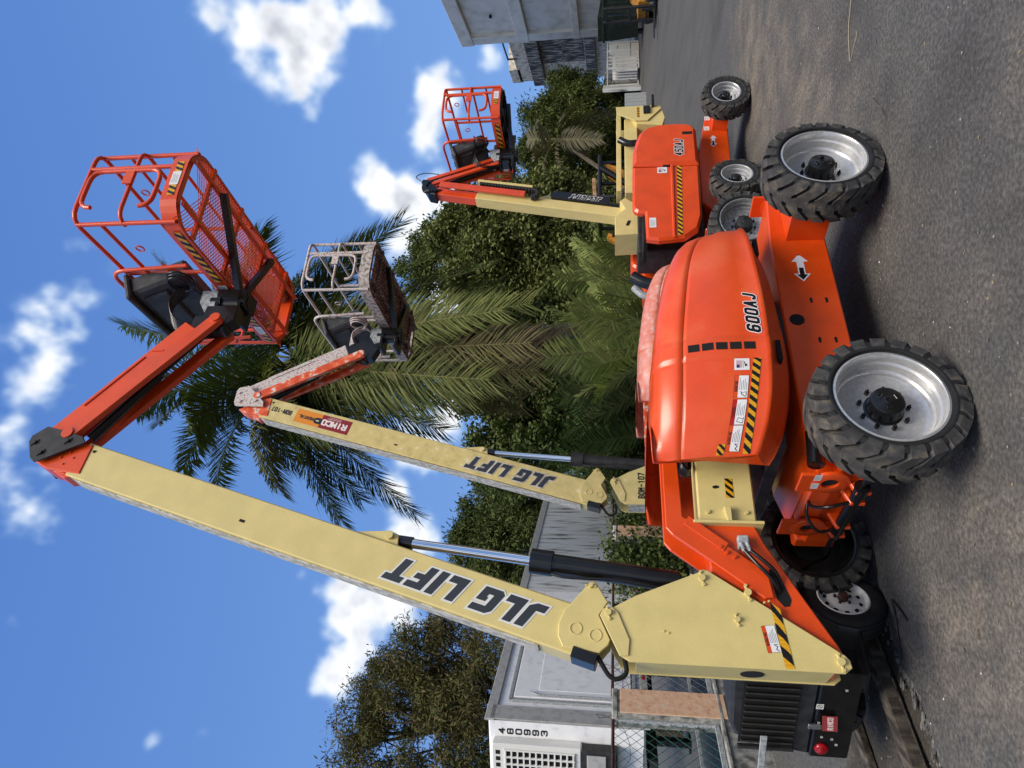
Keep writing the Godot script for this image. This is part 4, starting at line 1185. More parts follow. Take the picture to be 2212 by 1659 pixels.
	g.box(V(0.78, -0.118, 0.05), V(1.0, 0.02, 0.2), 0.003)
	part(boom, "name_plate", g, M.black)
	block_letters(boom, bx * Transform3D(Basis.IDENTITY, V(0.42, -0.25, 0.13)), 0.115, M.black, M.white_paint, 0.86, 0.09)
	g = Geo.new()
	g.x = bx
	g.cyl(V(-0.1, -0.20, 0), V(0.78, -0.245, 0), 0.045, 14)
	part(boom, "lift_cylinder", g, M.black)
	g = Geo.new()
	g.x = bx
	g.cyl(V(0.78, -0.245, 0), V(1.3, -0.24, 0), 0.022, 12)
	part(boom, "cylinder_rod", g, M.chrome)
	g = Geo.new()
	g.x = bx
	g.bar(V(1.72, -0.05, 0.20), V(3.30, -0.04, 0.20), 0.05, 0.11)
	part(boom, "carrier_arm", g, M.orange)
	g = Geo.new()
	g.x = bx
	g.bar(V(1.62, -0.20, 0.19), V(2.62, -0.19, 0.19), 0.14, 0.05)
	part(boom, "carrier_tray", g, M.cream)
	g = Geo.new()
	g.x = bx
	for k in 18: g.box(V(1.62 + k * 0.055, -0.155, 0.19), V(0.045, 0.06, 0.12), 0.006)
	for k in 7:
		var an := -PI / 2 - k * PI / 6
		g.box(V(1.58 + cos(an) * 0.075, -0.08 + sin(an) * 0.075, 0.19), V(0.045, 0.05, 0.12), 0.006)
	part(boom, "cable_carrier", g, M.dark)
	var jib := sub(t, "jib")
	g = Geo.new()
	g.prism(P2([-0.03, 5.30, 0.10, 5.28, 0.36, 5.46, 0.37, 5.58, 0.30, 5.60, 0.02, 5.44]), -0.12, 0.12, 0.01)
	for k in 6: g.tube(rounded([V(0.1, 5.2 + k * 0.02, 0.1), V(0.02 - k * 0.012, 5.42 + k * 0.015, 0.14), V(0.2, 5.52 + k * 0.012, 0.14), V(0.4, 5.3, 0.1)], 0.1, 4, false), 0.012, 6)
	g.tube(rounded([V(0.3, 5.55, 0.1), V(0.46, 5.76, 0.1), V(0.56, 5.6, 0.1), V(0.5, 5.3, 0.1)], 0.1, 5, false), 0.008, 6)
	part(jib, "knuckle", g, M.black)
	for s in [[0.0, 0.0], [-0.12, 0.02]]:
		for sz in [-1.0, 1.0]:
			g = Geo.new()
			g.bar(V(0.36 + s[0], 5.50 + s[0] * 0.3, sz * 0.09), V(0.88 + s[0], 4.22 + s[0] * 0.3, sz * 0.09), 0.05, 0.075)
			part(jib, "jib_arm", g, M.orange)
	g = Geo.new()
	g.cyl(V(0.3, 5.2, 0), V(0.78, 4.25, 0), 0.045, 12)
	g.box(V(0.88, 4.22, 0), V(0.24, 0.4, 0.2), 0.03)
	part(jib, "jib_cylinder", g, M.black)
	platform(t, V(1.47, 4.12, 0.12), -9.0, 0.76, 1.83, {board = M.orange, frame = M.black, floor = M.dark, rail = M.orange, console = M.console, hose = M.black, solid = true, stripes = true})
	return t

# ---------------------------------------------------------------- the yard
func ground_y(x: float, z: float) -> float:
	return FLOOR + 0.76 * smoothstep(-16.0, -44.0, z)
# the edge where the paving has broken away on the side of the fence
const EDGE := [[-1.2, -7.3], [-1.68, -6.43], [-1.88, -6.14], [-2.14, -5.88], [-2.24, -5.55], [-2.45, -5.31], [-2.57, -5.12], [-3.6, -3.2]]
func edge_x(z: float) -> float:
	for i in EDGE.size() - 1:
		if z >= EDGE[i][1] and z <= EDGE[i + 1][1]:
			return lerpf(EDGE[i][0], EDGE[i + 1][0], (z - EDGE[i][1]) / (EDGE[i + 1][1] - EDGE[i][1]))
	return -99.0 if z < EDGE[0][1] else -4.0
func steps(a: float, lo: float, hi: float, b: float, fine: float, grow: float) -> PackedFloat32Array:
	var r := PackedFloat32Array()
	var p := lo
	var s := fine
	var left := []
	while p > a:
		left.append(p); s *= grow; p -= s
	left.append(a)
	left.reverse()
	for q in left: r.append(q)
	p = lo + fine
	while p < hi:
		r.append(p); p += fine
	s = fine
	while p < b:
		r.append(p); s *= grow; p += s
	r.append(b)
	return r
func make_ground():
	var n1 := FastNoiseLite.new()
	n1.seed = 3; n1.frequency = 0.35; n1.fractal_octaves = 5
	var n2 := FastNoiseLite.new()
	n2.seed = 8; n2.frequency = 1.6; n2.fractal_octaves = 4
	var n3 := FastNoiseLite.new()
	n3.seed = 21; n3.frequency = 6.0; n3.fractal_octaves = 3
	var xs := steps(-400, -4.6, 7.5, 400, 0.065, 1.12)
	var zs := steps(-500, -14.0, -2.6, 60, 0.065, 1.12)
	var v := PackedVector3Array()
	var c := PackedColorArray()
	var idx := PackedInt32Array()
	for z in zs:
		var ex := edge_x(z)
		for x in xs:
			var a := n1.get_noise_2d(x, z)
			var b := n2.get_noise_2d(x, z)
			var d := n3.get_noise_2d(x, z)
			var y := ground_y(x, z) + b * 0.006 + d * 0.003
			var tone := Color(0.112, 0.111, 0.109)
			var dust := smoothstep(-0.05, 0.45, a + 0.35 * b + 0.15 * d)
			# tan dirt strewn behind the far wheel, and along the fence side
			var w := 0.9 * exp(-pow((x - 5.2) / 1.9, 2) - pow((z + 12.1 + (x - 5.2) * 0.45) / 0.8, 2)) + 0.7 * exp(-pow((x + 1.75) / 0.7, 2) - pow((z + 5.0) / 0.7, 2)) + 0.85 * exp(-pow((x - 3.6 + (z + 9.0) * 0.55) / 1.1, 2) - pow((z + 9.6) / 3.0, 2)) + 0.7 * exp(-pow((x + 0.9) / 1.3, 2) - pow((z + 3.9) / 0.9, 2)) + 0.4 * exp(-pow((x - 1.8) / 0.8, 2) - pow((z + 3.8) / 0.5, 2))
			dust = clampf(dust * 0.10 + 0.8 * w * (0.7 + 0.9 * b + 0.5 * d), 0, 1)
			tone = tone.lerp(Color(0.235, 0.2, 0.158), dust)
			# dark oil and tyre scuffs
			var smudge := 0.75 * exp(-pow((x - 2.3) / 0.28, 2) - pow((z + 6.15) / 0.2, 2)) * (0.8 + 0.8 * d)
			var oil := clampf(smudge, 0, 0.8) + smoothstep(0.22, 0.5, n1.get_noise_2d(x * 1.7 + 40, z * 0.8 - 13) + 0.3 * d) * 0.55
			tone = tone.lerp(Color(0.062, 0.06, 0.058), oil)
			tone = tone * (1.0 + 0.2 * d + 0.10 * b)
			if x < ex + 0.05 * d + 0.06 * b and z > -7.2:
				var k := smoothstep(0.0, 0.16, ex + 0.06 * b - x)
				y -= 0.045 * k + 0.014 * d
				tone = tone.lerp(Color(0.075, 0.065, 0.052) * (1.0 + 0.5 * d), k)
			v.append(V(x, y, z)); c.append(tone)
	var w2 := xs.size()
	for j in zs.size() - 1:
		for i in w2 - 1:
			var p := j * w2 + i
			idx.append_array([p, p + w2 + 1, p + w2, p, p + 1, p + w2 + 1])
	var st := SurfaceTool.new()
	st.begin(Mesh.PRIMITIVE_TRIANGLES)
	var A := []
	A.resize(Mesh.ARRAY_MAX)
	A[Mesh.ARRAY_VERTEX] = v; A[Mesh.ARRAY_COLOR] = c; A[Mesh.ARRAY_INDEX] = idx
	var am := ArrayMesh.new()
	am.add_surface_from_arrays(Mesh.PRIMITIVE_TRIANGLES, A)
	st.create_from(am, 0)
	st.generate_normals()
	var me := st.commit()
	# stone chips of the asphalt: pale and dark grains
	var size := 512
	var grain := noise_image(size, 0.11, 77, 2, FastNoiseLite.TYPE_CELLULAR)
	var soft := noise_image(size, 0.05, 78, 4)
	var tex := Image.create(size, size, false, Image.FORMAT_RGB8)
	for y in size:
		for x in size:
			var q: float = 0.60 + 0.42 * soft.get_pixel(x, y).r + 0.2 * (grain.get_pixel(x, y).r - 0.5)
			tex.set_pixel(x, y, Color(q, q * 0.995, q * 0.985))
	tex.generate_mipmaps()
	var m := triplanar(ImageTexture.create_from_image(tex), 1.3, 0.92, true, ImageTexture.create_from_image(grain), 0.4)
	m.vertex_color_use_as_albedo = true
	var o := MeshInstance3D.new()
	o.name = "ground"
	o.mesh = me
	me.surface_set_material(0, m)
	o.set_meta("kind", "structure")
	add_child(o)

func rock_mesh(seed_: int) -> ArrayMesh:
	var r := RandomNumberGenerator.new()
	r.seed = seed_
	var g := Geo.new()
	var top := V(r.randf_range(-0.2, 0.2), 0.55, r.randf_range(-0.2, 0.2))
	var ring := []
	var low := []
	for k in 6:
		var a := TAU * k / 6 + r.randf_range(-0.3, 0.3)
		ring.append(V(cos(a) * r.randf_range(0.7, 1.0), r.randf_range(0.05, 0.3), sin(a) * r.randf_range(0.7, 1.0)))
		low.append(V(cos(a) * 0.7, -0.25, sin(a) * 0.7))
	for k in 6:
		var l := (k + 1) % 6
		g.tri(ring[l], ring[k], top)
		g.quad(low[l], low[k], ring[k], ring[l])
	var me := g.mesh()
	var m := StandardMaterial3D.new()
	m.vertex_color_use_as_albedo = true
	m.roughness = 0.9
	me.surface_set_material(0, m)
	return me
func make_litter():
	rng.seed = 91
	var xs := []
	var cs := []
	for i in 2600:
		var z := -rng.randf_range(2.9, 13.0)
		var x := rng.randf_range(-4.0, 7.5)
		var s := pow(rng.randf(), 3.0) * 0.011 + 0.0035
		xs.append(Transform3D(Basis(Vector3.UP, rng.randf() * TAU).scaled(V(s, s * 0.7, s)), V(x, ground_y(x, z) + 0.002, z)))
		var k := rng.randf_range(0.1, 0.3)
		if rng.randf() < 0.06: k = rng.randf_range(0.5, 0.7)
		cs.append(Color(k, k * 0.95, k * 0.87))
	var a := copies(self, "gravel", rock_mesh(4), xs, cs)
	a.set_meta("kind", "stuff"); tag(a, "loose stone grains scattered over the yard asphalt", "gravel")
	# crumbs of broken asphalt along the edge
	xs = []; cs = []
	for i in 900:
		var z := rng.randf_range(-6.9, -4.2)
		var x := edge_x(z) + rng.randfn(-0.02, 0.09)
		var s := pow(rng.randf(), 2.2) * 0.03 + 0.006
		xs.append(Transform3D(Basis(Vector3.UP, rng.randf() * TAU).scaled(V(s * rng.randf_range(0.8, 1.8), s * 0.6, s)), V(x, FLOOR - 0.012, z)))
		var k := rng.randf_range(0.05, 0.17)
		cs.append(Color(k, k * 0.95, k * 0.88))
	a = copies(self, "asphalt_crumbs", rock_mesh(6), xs, cs)
	a.set_meta("kind", "stuff"); tag(a, "crumbled asphalt chunks along the broken paving edge", "rubble")
	# dry leaf scraps and straw
	xs = []; cs = []
	var lm := leaf_mesh(0.012, 0.035)
	for i in 420:
		var z := -rng.randf_range(3.0, 11.0)
		var x := rng.randf_range(-4.0, 6.0)
		xs.append(Transform3D(Basis.from_euler(V(rng.randf_range(-0.2, 0.2), rng.randf() * TAU, rng.randf_range(-0.2, 0.2))).scaled(Vector3.ONE * rng.randf_range(0.25, 0.9)), V(x, ground_y(x, z) + 0.006, z)))
		cs.append(Color(0.34, 0.27, 0.17).lerp(Color(0.16, 0.12, 0.08), rng.randf()))
	a = copies(self, "leaf_scraps", lm, xs, cs)
	a.set_meta("kind", "stuff"); tag(a, "tiny dry leaf scraps and straw on the asphalt", "leaf litter")
	var g := Geo.new()
	var w := []
	for q in [[3351, 0], [3342, 90], [3341, 150], [3345, 236], [3349, 241], [3362, 180], [3371, 150], [3373, 124]]:
		w.append(on_ground(q[0], q[1], 0.012))
	g.tube(w, 0.0035, 5)
	tag(part(self, "string", g, flat(Color(0.62, 0.58, 0.48), 0.9)), "pale bent string lying on bare asphalt behind the rear wheel", "string")
	for q in [[[3511, 2359], [3528, 2440], [3549, 2597]], [[3516, 2365], [3545, 2400], [3572, 2443]]]:
		g = Geo.new()
		var l := []
		for e in q: l.append(on_ground(e[0], e[1], 0.012))
		g.tube(l, 0.008, 6)
		tag(part(self, "metal_rod", g, M.dark), "longer dark rod along the broken paving edge" if q[0][0] == 3511 else "shorter dark rod slanting away from the paving edge", "rod", "rods by the broken edge")
	for q in [[[3437, 383], [3465, 420], [3480, 440], [3488, 470]], [[3848, 2478], [3853, 2500], [3855, 2520]]]:
		g = Geo.new()
		var l := []
		for e in q: l.append(on_ground(e[0], e[1], 0.01))
		g.tube(l, 0.003, 5)
		tag(part(self, "twig", g, M.timber), "thin dry twig lying near the rear wheel" if q[0][0] == 3437 else "small pale twig lying on asphalt away from wheels", "twig")
	# the weathered beam that lies by the compressor
	var tb := thing("timber_beam", "long weathered wooden beam lying beside the black compressor", "beam", V(-2.45, FLOOR, -6.05))
	g = Geo.new()
	g.bar(V(0.38, 0.03, -0.62), V(-0.62, 0.04, 1.05), 0.13, 0.12, V(0.8, 0, 0.5), 0.012)
	part(tb, "beam", g, M.timber)
	g = Geo.new()
	g.bar(V(-0.33, 0.10, 0.56), V(-0.60, 0.105, 1.0), 0.012, 0.02, V(0.8, 0, 0.5), 0.0)
	part(tb, "split", g, M.hole)
	tb = thing("timber_beam", "short weathered board lying in the shade under the compressor", "beam", V(-3.3, FLOOR, -6.5))
	g = Geo.new()
	g.bar(V(0.2, 0.0, -0.4), V(-0.35, 0.0, 0.6), 0.12, 0.07, V(0.8, 0, 0.5), 0.01)
	part(tb, "board", g, M.timber)
func on_ground(nx: float, ny: float, up := 0.0) -> Vector3:
	var a := at(nx / 1.82278, ny / 1.82278, -1.0) - V(0, CAM_H)
	return V(0, CAM_H) + a * ((up + FLOOR - CAM_H) / a.y)

# ---------------------------------------------------------------- plants
func leaf_mesh(w: float, l: float) -> ArrayMesh:
	var g := Geo.new()
	g.quad(V(0, 0, 0), V(w, 0.12 * l, l * 0.45), V(0, 0.05 * l, l), V(-w, 0.12 * l, l * 0.45))
	var me := g.mesh()
	me.surface_set_material(0, M.leaf)
	return me
# a spray of n leaves
func spray_mesh(seed_: int, n: int, w: float, l: float, spread: float) -> ArrayMesh:
	var r := RandomNumberGenerator.new()
	r.seed = seed_
	var g := Geo.new()
	for i in n:
		var b := Basis.from_euler(V(r.randf_range(-1.1, 1.1), r.randf() * TAU, r.randf_range(-0.6, 0.6)))
		var o := V(r.randfn(0, spread), r.randfn(0, spread), r.randfn(0, spread))
		g.x = Transform3D(b, o)
		var k := r.randf_range(0.75, 1.25)
		g.col = Color(k, k, k)
		var s := r.randf_range(0.7, 1.25)
		g.tri(V(0, 0, 0), V(w * s, 0.1 * l, l * 0.45 * s), V(0, 0.02, l * s)); g.tri(V(0, 0, 0), V(0, 0.02, l * s), V(-w * s, 0.1 * l, l * 0.45 * s))
	var me := g.mesh()
	me.surface_set_material(0, M.leaf)
	return me
var sprays := []
# blobs: [centre, radius]
func crown(parent: Node, blobs: Array, per_m3: float, tint: Color, tint2: Color, seed_: int, size := 1.0, kind := 0):
	var r := RandomNumberGenerator.new()
	r.seed = seed_
	var xs := []
	var cs := []
	for b in blobs:
		var ce: Vector3 = b[0]
		var ra: float = b[1]
		var n := int(per_m3 * ra * ra * 14.0)
		# each blob is itself a few uneven tufts
		var tufts := []
		for k in int(6 + ra * 8):
			var d := V(r.randfn(), r.randfn() * 0.9, r.randfn()).normalized()
			tufts.append([ce + d * ra * r.randf_range(0.55, 1.05), r.randf_range(0.22, 0.42), r.randf()])
		for i in n:
			var t: Array = tufts[r.randi() % tufts.size()]
			var d := V(r.randfn(), r.randfn(), r.randfn()).normalized()
			var p: Vector3 = t[0] + d * V(1.0, 0.75, 1.0) * t[1] * pow(r.randf(), 0.4)
			var s := size * r.randf_range(0.6, 1.3)
			xs.append(Transform3D(Basis.from_euler(V(r.randf_range(-0.7, 0.7), r.randf() * TAU, r.randf_range(-0.7, 0.7))).scaled(Vector3.ONE * s), p))
			var k := r.randf_range(0.8, 1.2)
			cs.append(tint.lerp(tint2, r.randf()) * k)
	copies(parent, "crown", sprays[kind], xs, cs).set_meta("kind", "stuff")
func tree(called: String, label: String, foot: Vector3, blobs: Array, trunk_r: float, dens: float, t1: Color, t2: Color, seed_: int, size := 1.0, kind := 0, group := "trees behind the yard") -> Node3D:
	var t := thing(called, label, "tree", foot, 0.0, group)
	var loc := []
	var mid := Vector3.ZERO
	for b in blobs:
		loc.append([b[0] - foot, b[1]]); mid += b[0] - foot
	mid /= blobs.size()
	var r := RandomNumberGenerator.new()
	r.seed = seed_
	var g := Geo.new()
	var fork := V(mid.x * 0.4, maxf(0.8, mid.y * 0.5), mid.z * 0.4)
	g.tube([Vector3(0, -0.2, 0), fork * 0.5 + V(r.randf_range(-0.2, 0.2), 0, 0.1), fork], trunk_r, 8, false, trunk_r * 0.7)
	for b in loc:
		var e: Vector3 = b[0]
		g.tube([fork, fork.lerp(e, 0.5) + V(r.randf_range(-0.3, 0.3), 0.2, r.randf_range(-0.3, 0.3)), e, e + (e - fork).normalized() * b[1] * 0.6], trunk_r * 0.45, 6, false, trunk_r * 0.06)
		for k in 3:
			var d := V(r.randfn(), r.randfn() * 0.7 + 0.3, r.randfn()).normalized()
			g.tube([e, e + d * b[1] * 0.5, e + d * b[1] * 1.05 + V(0, 0.1, 0)], trunk_r * 0.12, 5, false, trunk_r * 0.03)
	part(t, "trunk", g, M.bark)
	crown(t, loc, dens, t1, t2, seed_, size, kind)
	return t
# one pinnate leaf: midrib p0-p1-p2, leaflets on both sides hanging by droop
func frond(parent: Node, p0: Vector3, p1: Vector3, p2: Vector3, leaf_l: float, n: int, c1: Color, c2: Color, dead: float, seed_: int, droop := 0.5, width := 0.028):
	var r := RandomNumberGenerator.new()
	r.seed = seed_
	var g := Geo.new()
	var rib := []
	for i in 13:
		var t := i / 12.0
		rib.append(p0.lerp(p1, t).lerp(p1.lerp(p2, t), t))
	g.col = Color(0.2, 0.2, 0.075).lerp(Color(0.22, 0.17, 0.1), dead)
	g.tube(rib, 0.032, 5, false, 0.006)
	for i in n:
		var t := lerpf(0.13, 0.995, (i + r.randf() * 0.5) / n)
		var o := p0.lerp(p1, t).lerp(p1.lerp(p2, t), t)
		var d := ((p1 - p0).lerp(p2 - p1, t)).normalized()
		var s := d.cross(Vector3.UP)
		if s.length() < 0.15: s = d.cross(Vector3(0.4, 0.2, 0.9))
		s = s.normalized()
		var up := s.cross(d).normalized()
		var sag := droop * (1.0 - 0.75 * absf(d.y))
		var l := leaf_l * (0.45 + 0.75 * sin(PI * clampf(t * 0.85 + 0.12, 0, 1))) * r.randf_range(0.85, 1.1)
		var fw := lerpf(0.35, 1.1, t)
		for e in [-1.0, 1.0]:
			var dir: Vector3 = (s * e + d * fw + up * 0.25 + V(r.randfn(0, 0.13), r.randfn(0, 0.13), r.randfn(0, 0.13))).normalized()
			var a := o
			var wv: Vector3 = (d * 0.8 - s * e * 0.2 * fw).normalized() * width
			var m1 := a + dir * l * 0.5 + V(0, -sag * l * 0.14, 0)
			var m2 := a + dir * l * 0.85 + V(0, -sag * l * 0.52, 0)
			var k := r.randf_range(0.75, 1.25)
			var de := clampf(dead * 1.6 - r.randf() * 0.6, 0, 1)
			g.col = (c1.lerp(c2, r.randf()).lerp(Color(0.15, 0.1, 0.07), de)) * k
			g.quad(a - wv * 0.6, a + wv * 0.6, m1 + wv, m1 - wv)
			g.tri(m1 - wv, m1 + wv, m2)
	return part(parent, "frond", g, M.leaf)
func coconut_palm():
	var foot := V(0.75, 0, -17.0)
	var t := thing("coconut_palm", "tall coconut palm with long drooping fronds behind the two tall lifts", "palm", foot)
	var top := at(652, 776, -17.0) - foot
	var g := Geo.new()
	var pts := []
	for i in 12: pts.append(V(lerpf(0.5, top.x, i / 11.0) + 0.25 * sin(i * 0.28), lerpf(-0.2, top.y, i / 11.0), 0.15 * sin(i * 0.3)))
	pts[11] = top
	g.tube(pts, 0.2, 12, false, 0.13)
	for i in 50:
		var y := lerpf(0.2, top.y - 0.6, i / 50.0)
	part(t, "trunk", g, M.palm_bark)
	g = Geo.new()
	rng.seed = 44
	for i in 16:
		var a := rng.randf() * TAU
		g.ball(top + V(cos(a) * 0.3, rng.randf_range(-0.45, -0.1), sin(a) * 0.3), rng.randf_range(0.08, 0.13))
	part(t, "coconuts", g, flat(Color(0.32, 0.25, 0.1), 0.7))
	g = Geo.new()
	for i in 26:
		var a := rng.randf() * TAU
		g.tube([top, top + V(cos(a) * 0.35, rng.randf_range(0.0, 0.4), sin(a) * 0.35), top + V(cos(a) * 0.7, rng.randf_range(-0.9, -0.1), sin(a) * 0.7)], 0.02, 5, false, 0.006)
	part(t, "crown_fibre", g, M.palm_bark)
	var green := Color(0.09, 0.12, 0.036)
	var pale := Color(0.155, 0.165, 0.055)
	var dark := Color(0.058, 0.082, 0.027)
	# tip pixel, depth change, lift of the middle, dead share, colours
	var list := [[262, 700, -0.5, 0.9, 0.0, dark, green], [345, 560, -1.6, 1.0, 0.0, dark, green], [300, 885, 0.8, 1.3, 0.0, dark, green], [345, 915, -0.6, 1.5, 0.05, dark, pale], [395, 1015, 0.5, 1.2, 0.0, dark, green], [470, 1065, -0.9, 1.3, 0.0, dark, green], [600, 1055, 0.9, 1.4, 0.35, green, pale], [735, 1125, 0.3, 1.0, 0.0, dark, green], [900, 1112, -0.4, 1.3, 0.0, dark, green], [1000, 1000, 1.2, 1.8, 0.06, green, pale], [1165, 800, 1.6, 2.4, 0.42, green, pale], [1130, 870, 0.2, 2.2, 0.6, green, pale], [1150, 655, 1.0, 2.6, 0.12, green, pale], [1090, 615, -0.8, 2.4, 0.1, dark, pale], [1060, 575, 0.4, 2.6, 0.1, green, pale], [868, 478, -0.6, 1.5, 0.0, green, pale], [800, 520, -1.4, 1.2, 0.0, dark, green], [560, 500, 0.6, 1.2, 0.0, dark, green], [480, 610, 1.2, 1.3, 0.0, dark, green], [1080, 720, -0.8, 2.2, 0.25, dark, pale], [700, 940, 1.6, 1.7, 0.05, green, pale], [960, 930, -1.2, 1.8, 0.2, dark, pale], [520, 900, -1.7, 1.6, 0.0, dark, green], [1000, 690, 1.9, 2.3, 0.2, green, pale], [1150, 740, 2.2, 2.6, 0.45, green, pale], [1060, 820, 2.4, 2.3, 0.1, dark, pale], [1090, 670, 2.2, 2.6, 0.1, green, pale], [420, 930, 1.4, 1.6, 0.0, dark, green], [640, 1000, -1.2, 1.6, 0.0, dark, green], [820, 1000, 0.8, 1.7, 0.1, green, pale], [930, 560, 0.6, 2.2, 0.05, green, pale], [1010, 850, 1.8, 2.2, 0.15, green, pale], [1215, 775, 1.0, 2.6, 0.7, green, pale], [1170, 755, 1.3, 2.9, 0.8, green, pale], [1120, 725, 0.9, 2.7, 0.2, dark, green], [1230, 735, 0.7, 2.4, 0.5, dark, pale], [940, 880, 1.5, 2.0, 0.0, dark, green], [700, 560, 1.0, 1.5, 0.0, dark, green], [780, 1080, -0.6, 1.4, 0.0, dark, green]]
	var i := 0
	for f in list:
		var tip := at(f[0], f[1], -17.0 + f[2]) - foot
		var midp := top.lerp(tip, 0.45) + V(0, f[3], 0)
		frond(t, top + V(0, 0.05, 0), midp, tip, 1.25, 165, f[5], f[6], f[4], 100 + i, 0.95, 0.019)
		i += 1
	# bare flower stalk up in the crown
func clump_palm(label: String, foot: Vector3, tips: Array, seed_: int, c1: Color, c2: Color, leaf_l := 0.72):
	var t := thing("clump_palm", label, "palm", foot, 0.0, "low palms behind the fence")
	var i := 0
	var r := RandomNumberGenerator.new()
	r.seed = seed_
	var g := Geo.new()
	for k in 5:
		var a := TAU * k / 5
		g.tube([V(cos(a) * 0.15, -0.2, sin(a) * 0.15), V(cos(a) * 0.22, 0.9, sin(a) * 0.22)], 0.05, 7)
	part(t, "stem", g, M.palm_bark)
	for q in tips:
		var tip: Vector3 = q - foot
		var st := V(tip.x * 0.08, 0.7, tip.z * 0.08)
		frond(t, st, st.lerp(tip, 0.5) + V(0, 0.35 * st.distance_to(tip) * 0.5, 0), tip, leaf_l, 46, c1, c2, 0.25 if r.randf() < 0.12 else 0.0, seed_ * 31 + i, 0.5, 0.022)
		i += 1
func fan_tips(px: float, py: float, z: float, n: int, rad: float, seed_: int) -> Array:
	var r := RandomNumberGenerator.new()
	r.seed = seed_
	var c := at(px, py, z)
	var o := []
	for i in n:
		var a := TAU * i / n + r.randf_range(-0.2, 0.2)
		o.append(c + V(cos(a) * rad * r.randf_range(0.5, 1.0), r.randf_range(-0.6, 0.7) * rad * 0.6, sin(a) * rad * 0.7))
	return o
func px_blobs(list: Array) -> Array:
	var o := []
	for q in list: o.append([at(q[0], q[1], q[2]), q[3]])
	return o
func make_plants():
	sprays = [spray_mesh(1, 15, 0.032, 0.125, 0.15), spray_mesh(2, 15, 0.02, 0.16, 0.16), spray_mesh(3, 13, 0.042, 0.135, 0.13)]
	var dk := Color(0.085, 0.105, 0.036)
	var md := Color(0.125, 0.15, 0.048)
	var lt := Color(0.19, 0.2, 0.07)
	coconut_palm()
	tree("broadleaf_tree", "broad dense dark tree with rounded tufts behind the raised small lift", V(6.0, 0.3, -31.0), px_blobs([[985, 520, -31, 1.4], [1040, 480, -30, 1.7], [1060, 560, -30, 1.8], [1110, 470, -31, 1.9], [1130, 550, -30, 2.0], [1180, 470, -29, 1.7], [1190, 560, -30, 1.9], [1250, 450, -30, 1.5], [1250, 540, -29, 1.7], [1110, 640, -30, 1.6], [1180, 640, -30, 1.7], [1300, 480, -29, 1.4], [1020, 600, -31, 1.1], [1250, 620, -29, 1.5]]), 0.28, 22.0, dk, lt, 501, 1.5)
	tree("broadleaf_tree", "slim tree with a loose top rising beside the palm against clouds", V(4.4, 0.3, -33.0), px_blobs([[892, 575, -33, 0.75], [920, 535, -33, 1.0], [945, 590, -33, 0.9], [980, 560, -33, 1.1], [905, 620, -33, 0.6], [1000, 610, -33, 1.0]]), 0.16, 20.0, dk, md, 502, 1.2)
	tree("broadleaf_tree", "wide tree with a ragged feathery edge between warehouse and small lift", V(15.5, 0.7, -43.0), px_blobs([[1160, 330, -42, 1.3], [1175, 290, -42, 1.3], [1200, 240, -43, 1.4], [1210, 310, -42, 1.8], [1190, 380, -42, 1.7], [1250, 200, -44, 1.3], [1255, 270, -42, 1.9], [1260, 350, -42, 2.0], [1240, 410, -41, 1.8], [1310, 240, -43, 1.5], [1310, 320, -42, 1.6], [1300, 400, -41, 1.7], [1210, 190, -45, 1.0], [1150, 250, -43, 0.7], [1170, 420, -41, 1.1]]), 0.3, 24.0, dk, md, 503, 1.7, 1)
	tree("broadleaf_tree", "airy tree with reddish twigs standing behind the trailer roof", V(-10.2, 0.4, -21.0), px_blobs([[760, 1590, -21, 0.9], [790, 1530, -21, 1.0], [830, 1600, -21, 1.3], [850, 1500, -21, 1.2], [900, 1420, -21, 1.2], [900, 1560, -20, 1.5], [940, 1480, -21, 1.4], [970, 1610, -20, 1.5], [990, 1420, -21, 1.2], [1000, 1530, -20, 1.5], [870, 1380, -21, 0.6], [1040, 1380, -21, 1.1], [1050, 1480, -20, 1.3], [1080, 1600, -20, 1.2], [950, 1350, -21, 0.6]]), 0.22, 15.0, dk, Color(0.16, 0.12, 0.06), 504, 0.95, 1)
	tree("broadleaf_tree", "dark drooping tree with hanging foliage beyond the trailer side", V(-4.2, 0.4, -31.0), px_blobs([[1005, 1165, -31, 0.8], [1040, 1190, -31, 1.2], [1060, 1140, -31, 1.3], [1090, 1200, -31, 1.6], [1100, 1120, -31, 1.6], [1080, 1260, -31, 1.4], [1130, 1070, -30, 1.5], [1150, 1160, -31, 1.6], [1050, 1080, -31, 1.0], [1120, 1290, -31, 1.3], [1010, 1230, -31, 0.7]]), 0.22, 24.0, Color(0.06, 0.08, 0.032), md, 505, 1.4, 1)
	tree("broadleaf_tree", "leafy tree filling the gap behind the drooping palm fronds", V(-0.8, 0.3, -27.0), px_blobs([[1060, 1000, -27, 1.1], [1100, 930, -27, 1.3], [1150, 990, -27, 1.4], [1150, 890, -27, 1.4], [1200, 940, -26, 1.4], [1180, 830, -27, 1.4], [1240, 880, -26, 1.5], [1230, 780, -27, 1.5], [1180, 740, -28, 1.4], [1240, 690, -28, 1.5], [1280, 960, -25, 1.2], [1290, 800, -26, 1.4], [1000, 760, -28, 1.3], [1050, 700, -28, 1.5], [1060, 800, -28, 1.5], [1010, 850, -28, 1.0], [1110, 750, -28, 1.6], [1110, 840, -28, 1.4]]), 0.2, 24.0, Color(0.06, 0.085, 0.03), md, 506, 1.3, 2)
	var shr := [[1330, 560, -26, 1.5], [1300, 640, -26, 1.5], [1345, 690, -25, 1.4], [1320, 760, -25, 1.5], [1345, 840, -24, 1.4], [1330, 910, -24, 1.2], [1350, 970, -23, 1.0], [1350, 600, -25, 1.2], [1375, 520, -25, 1.0], [1370, 760, -24, 1.0], [1310, 1000, -27, 1.1]]
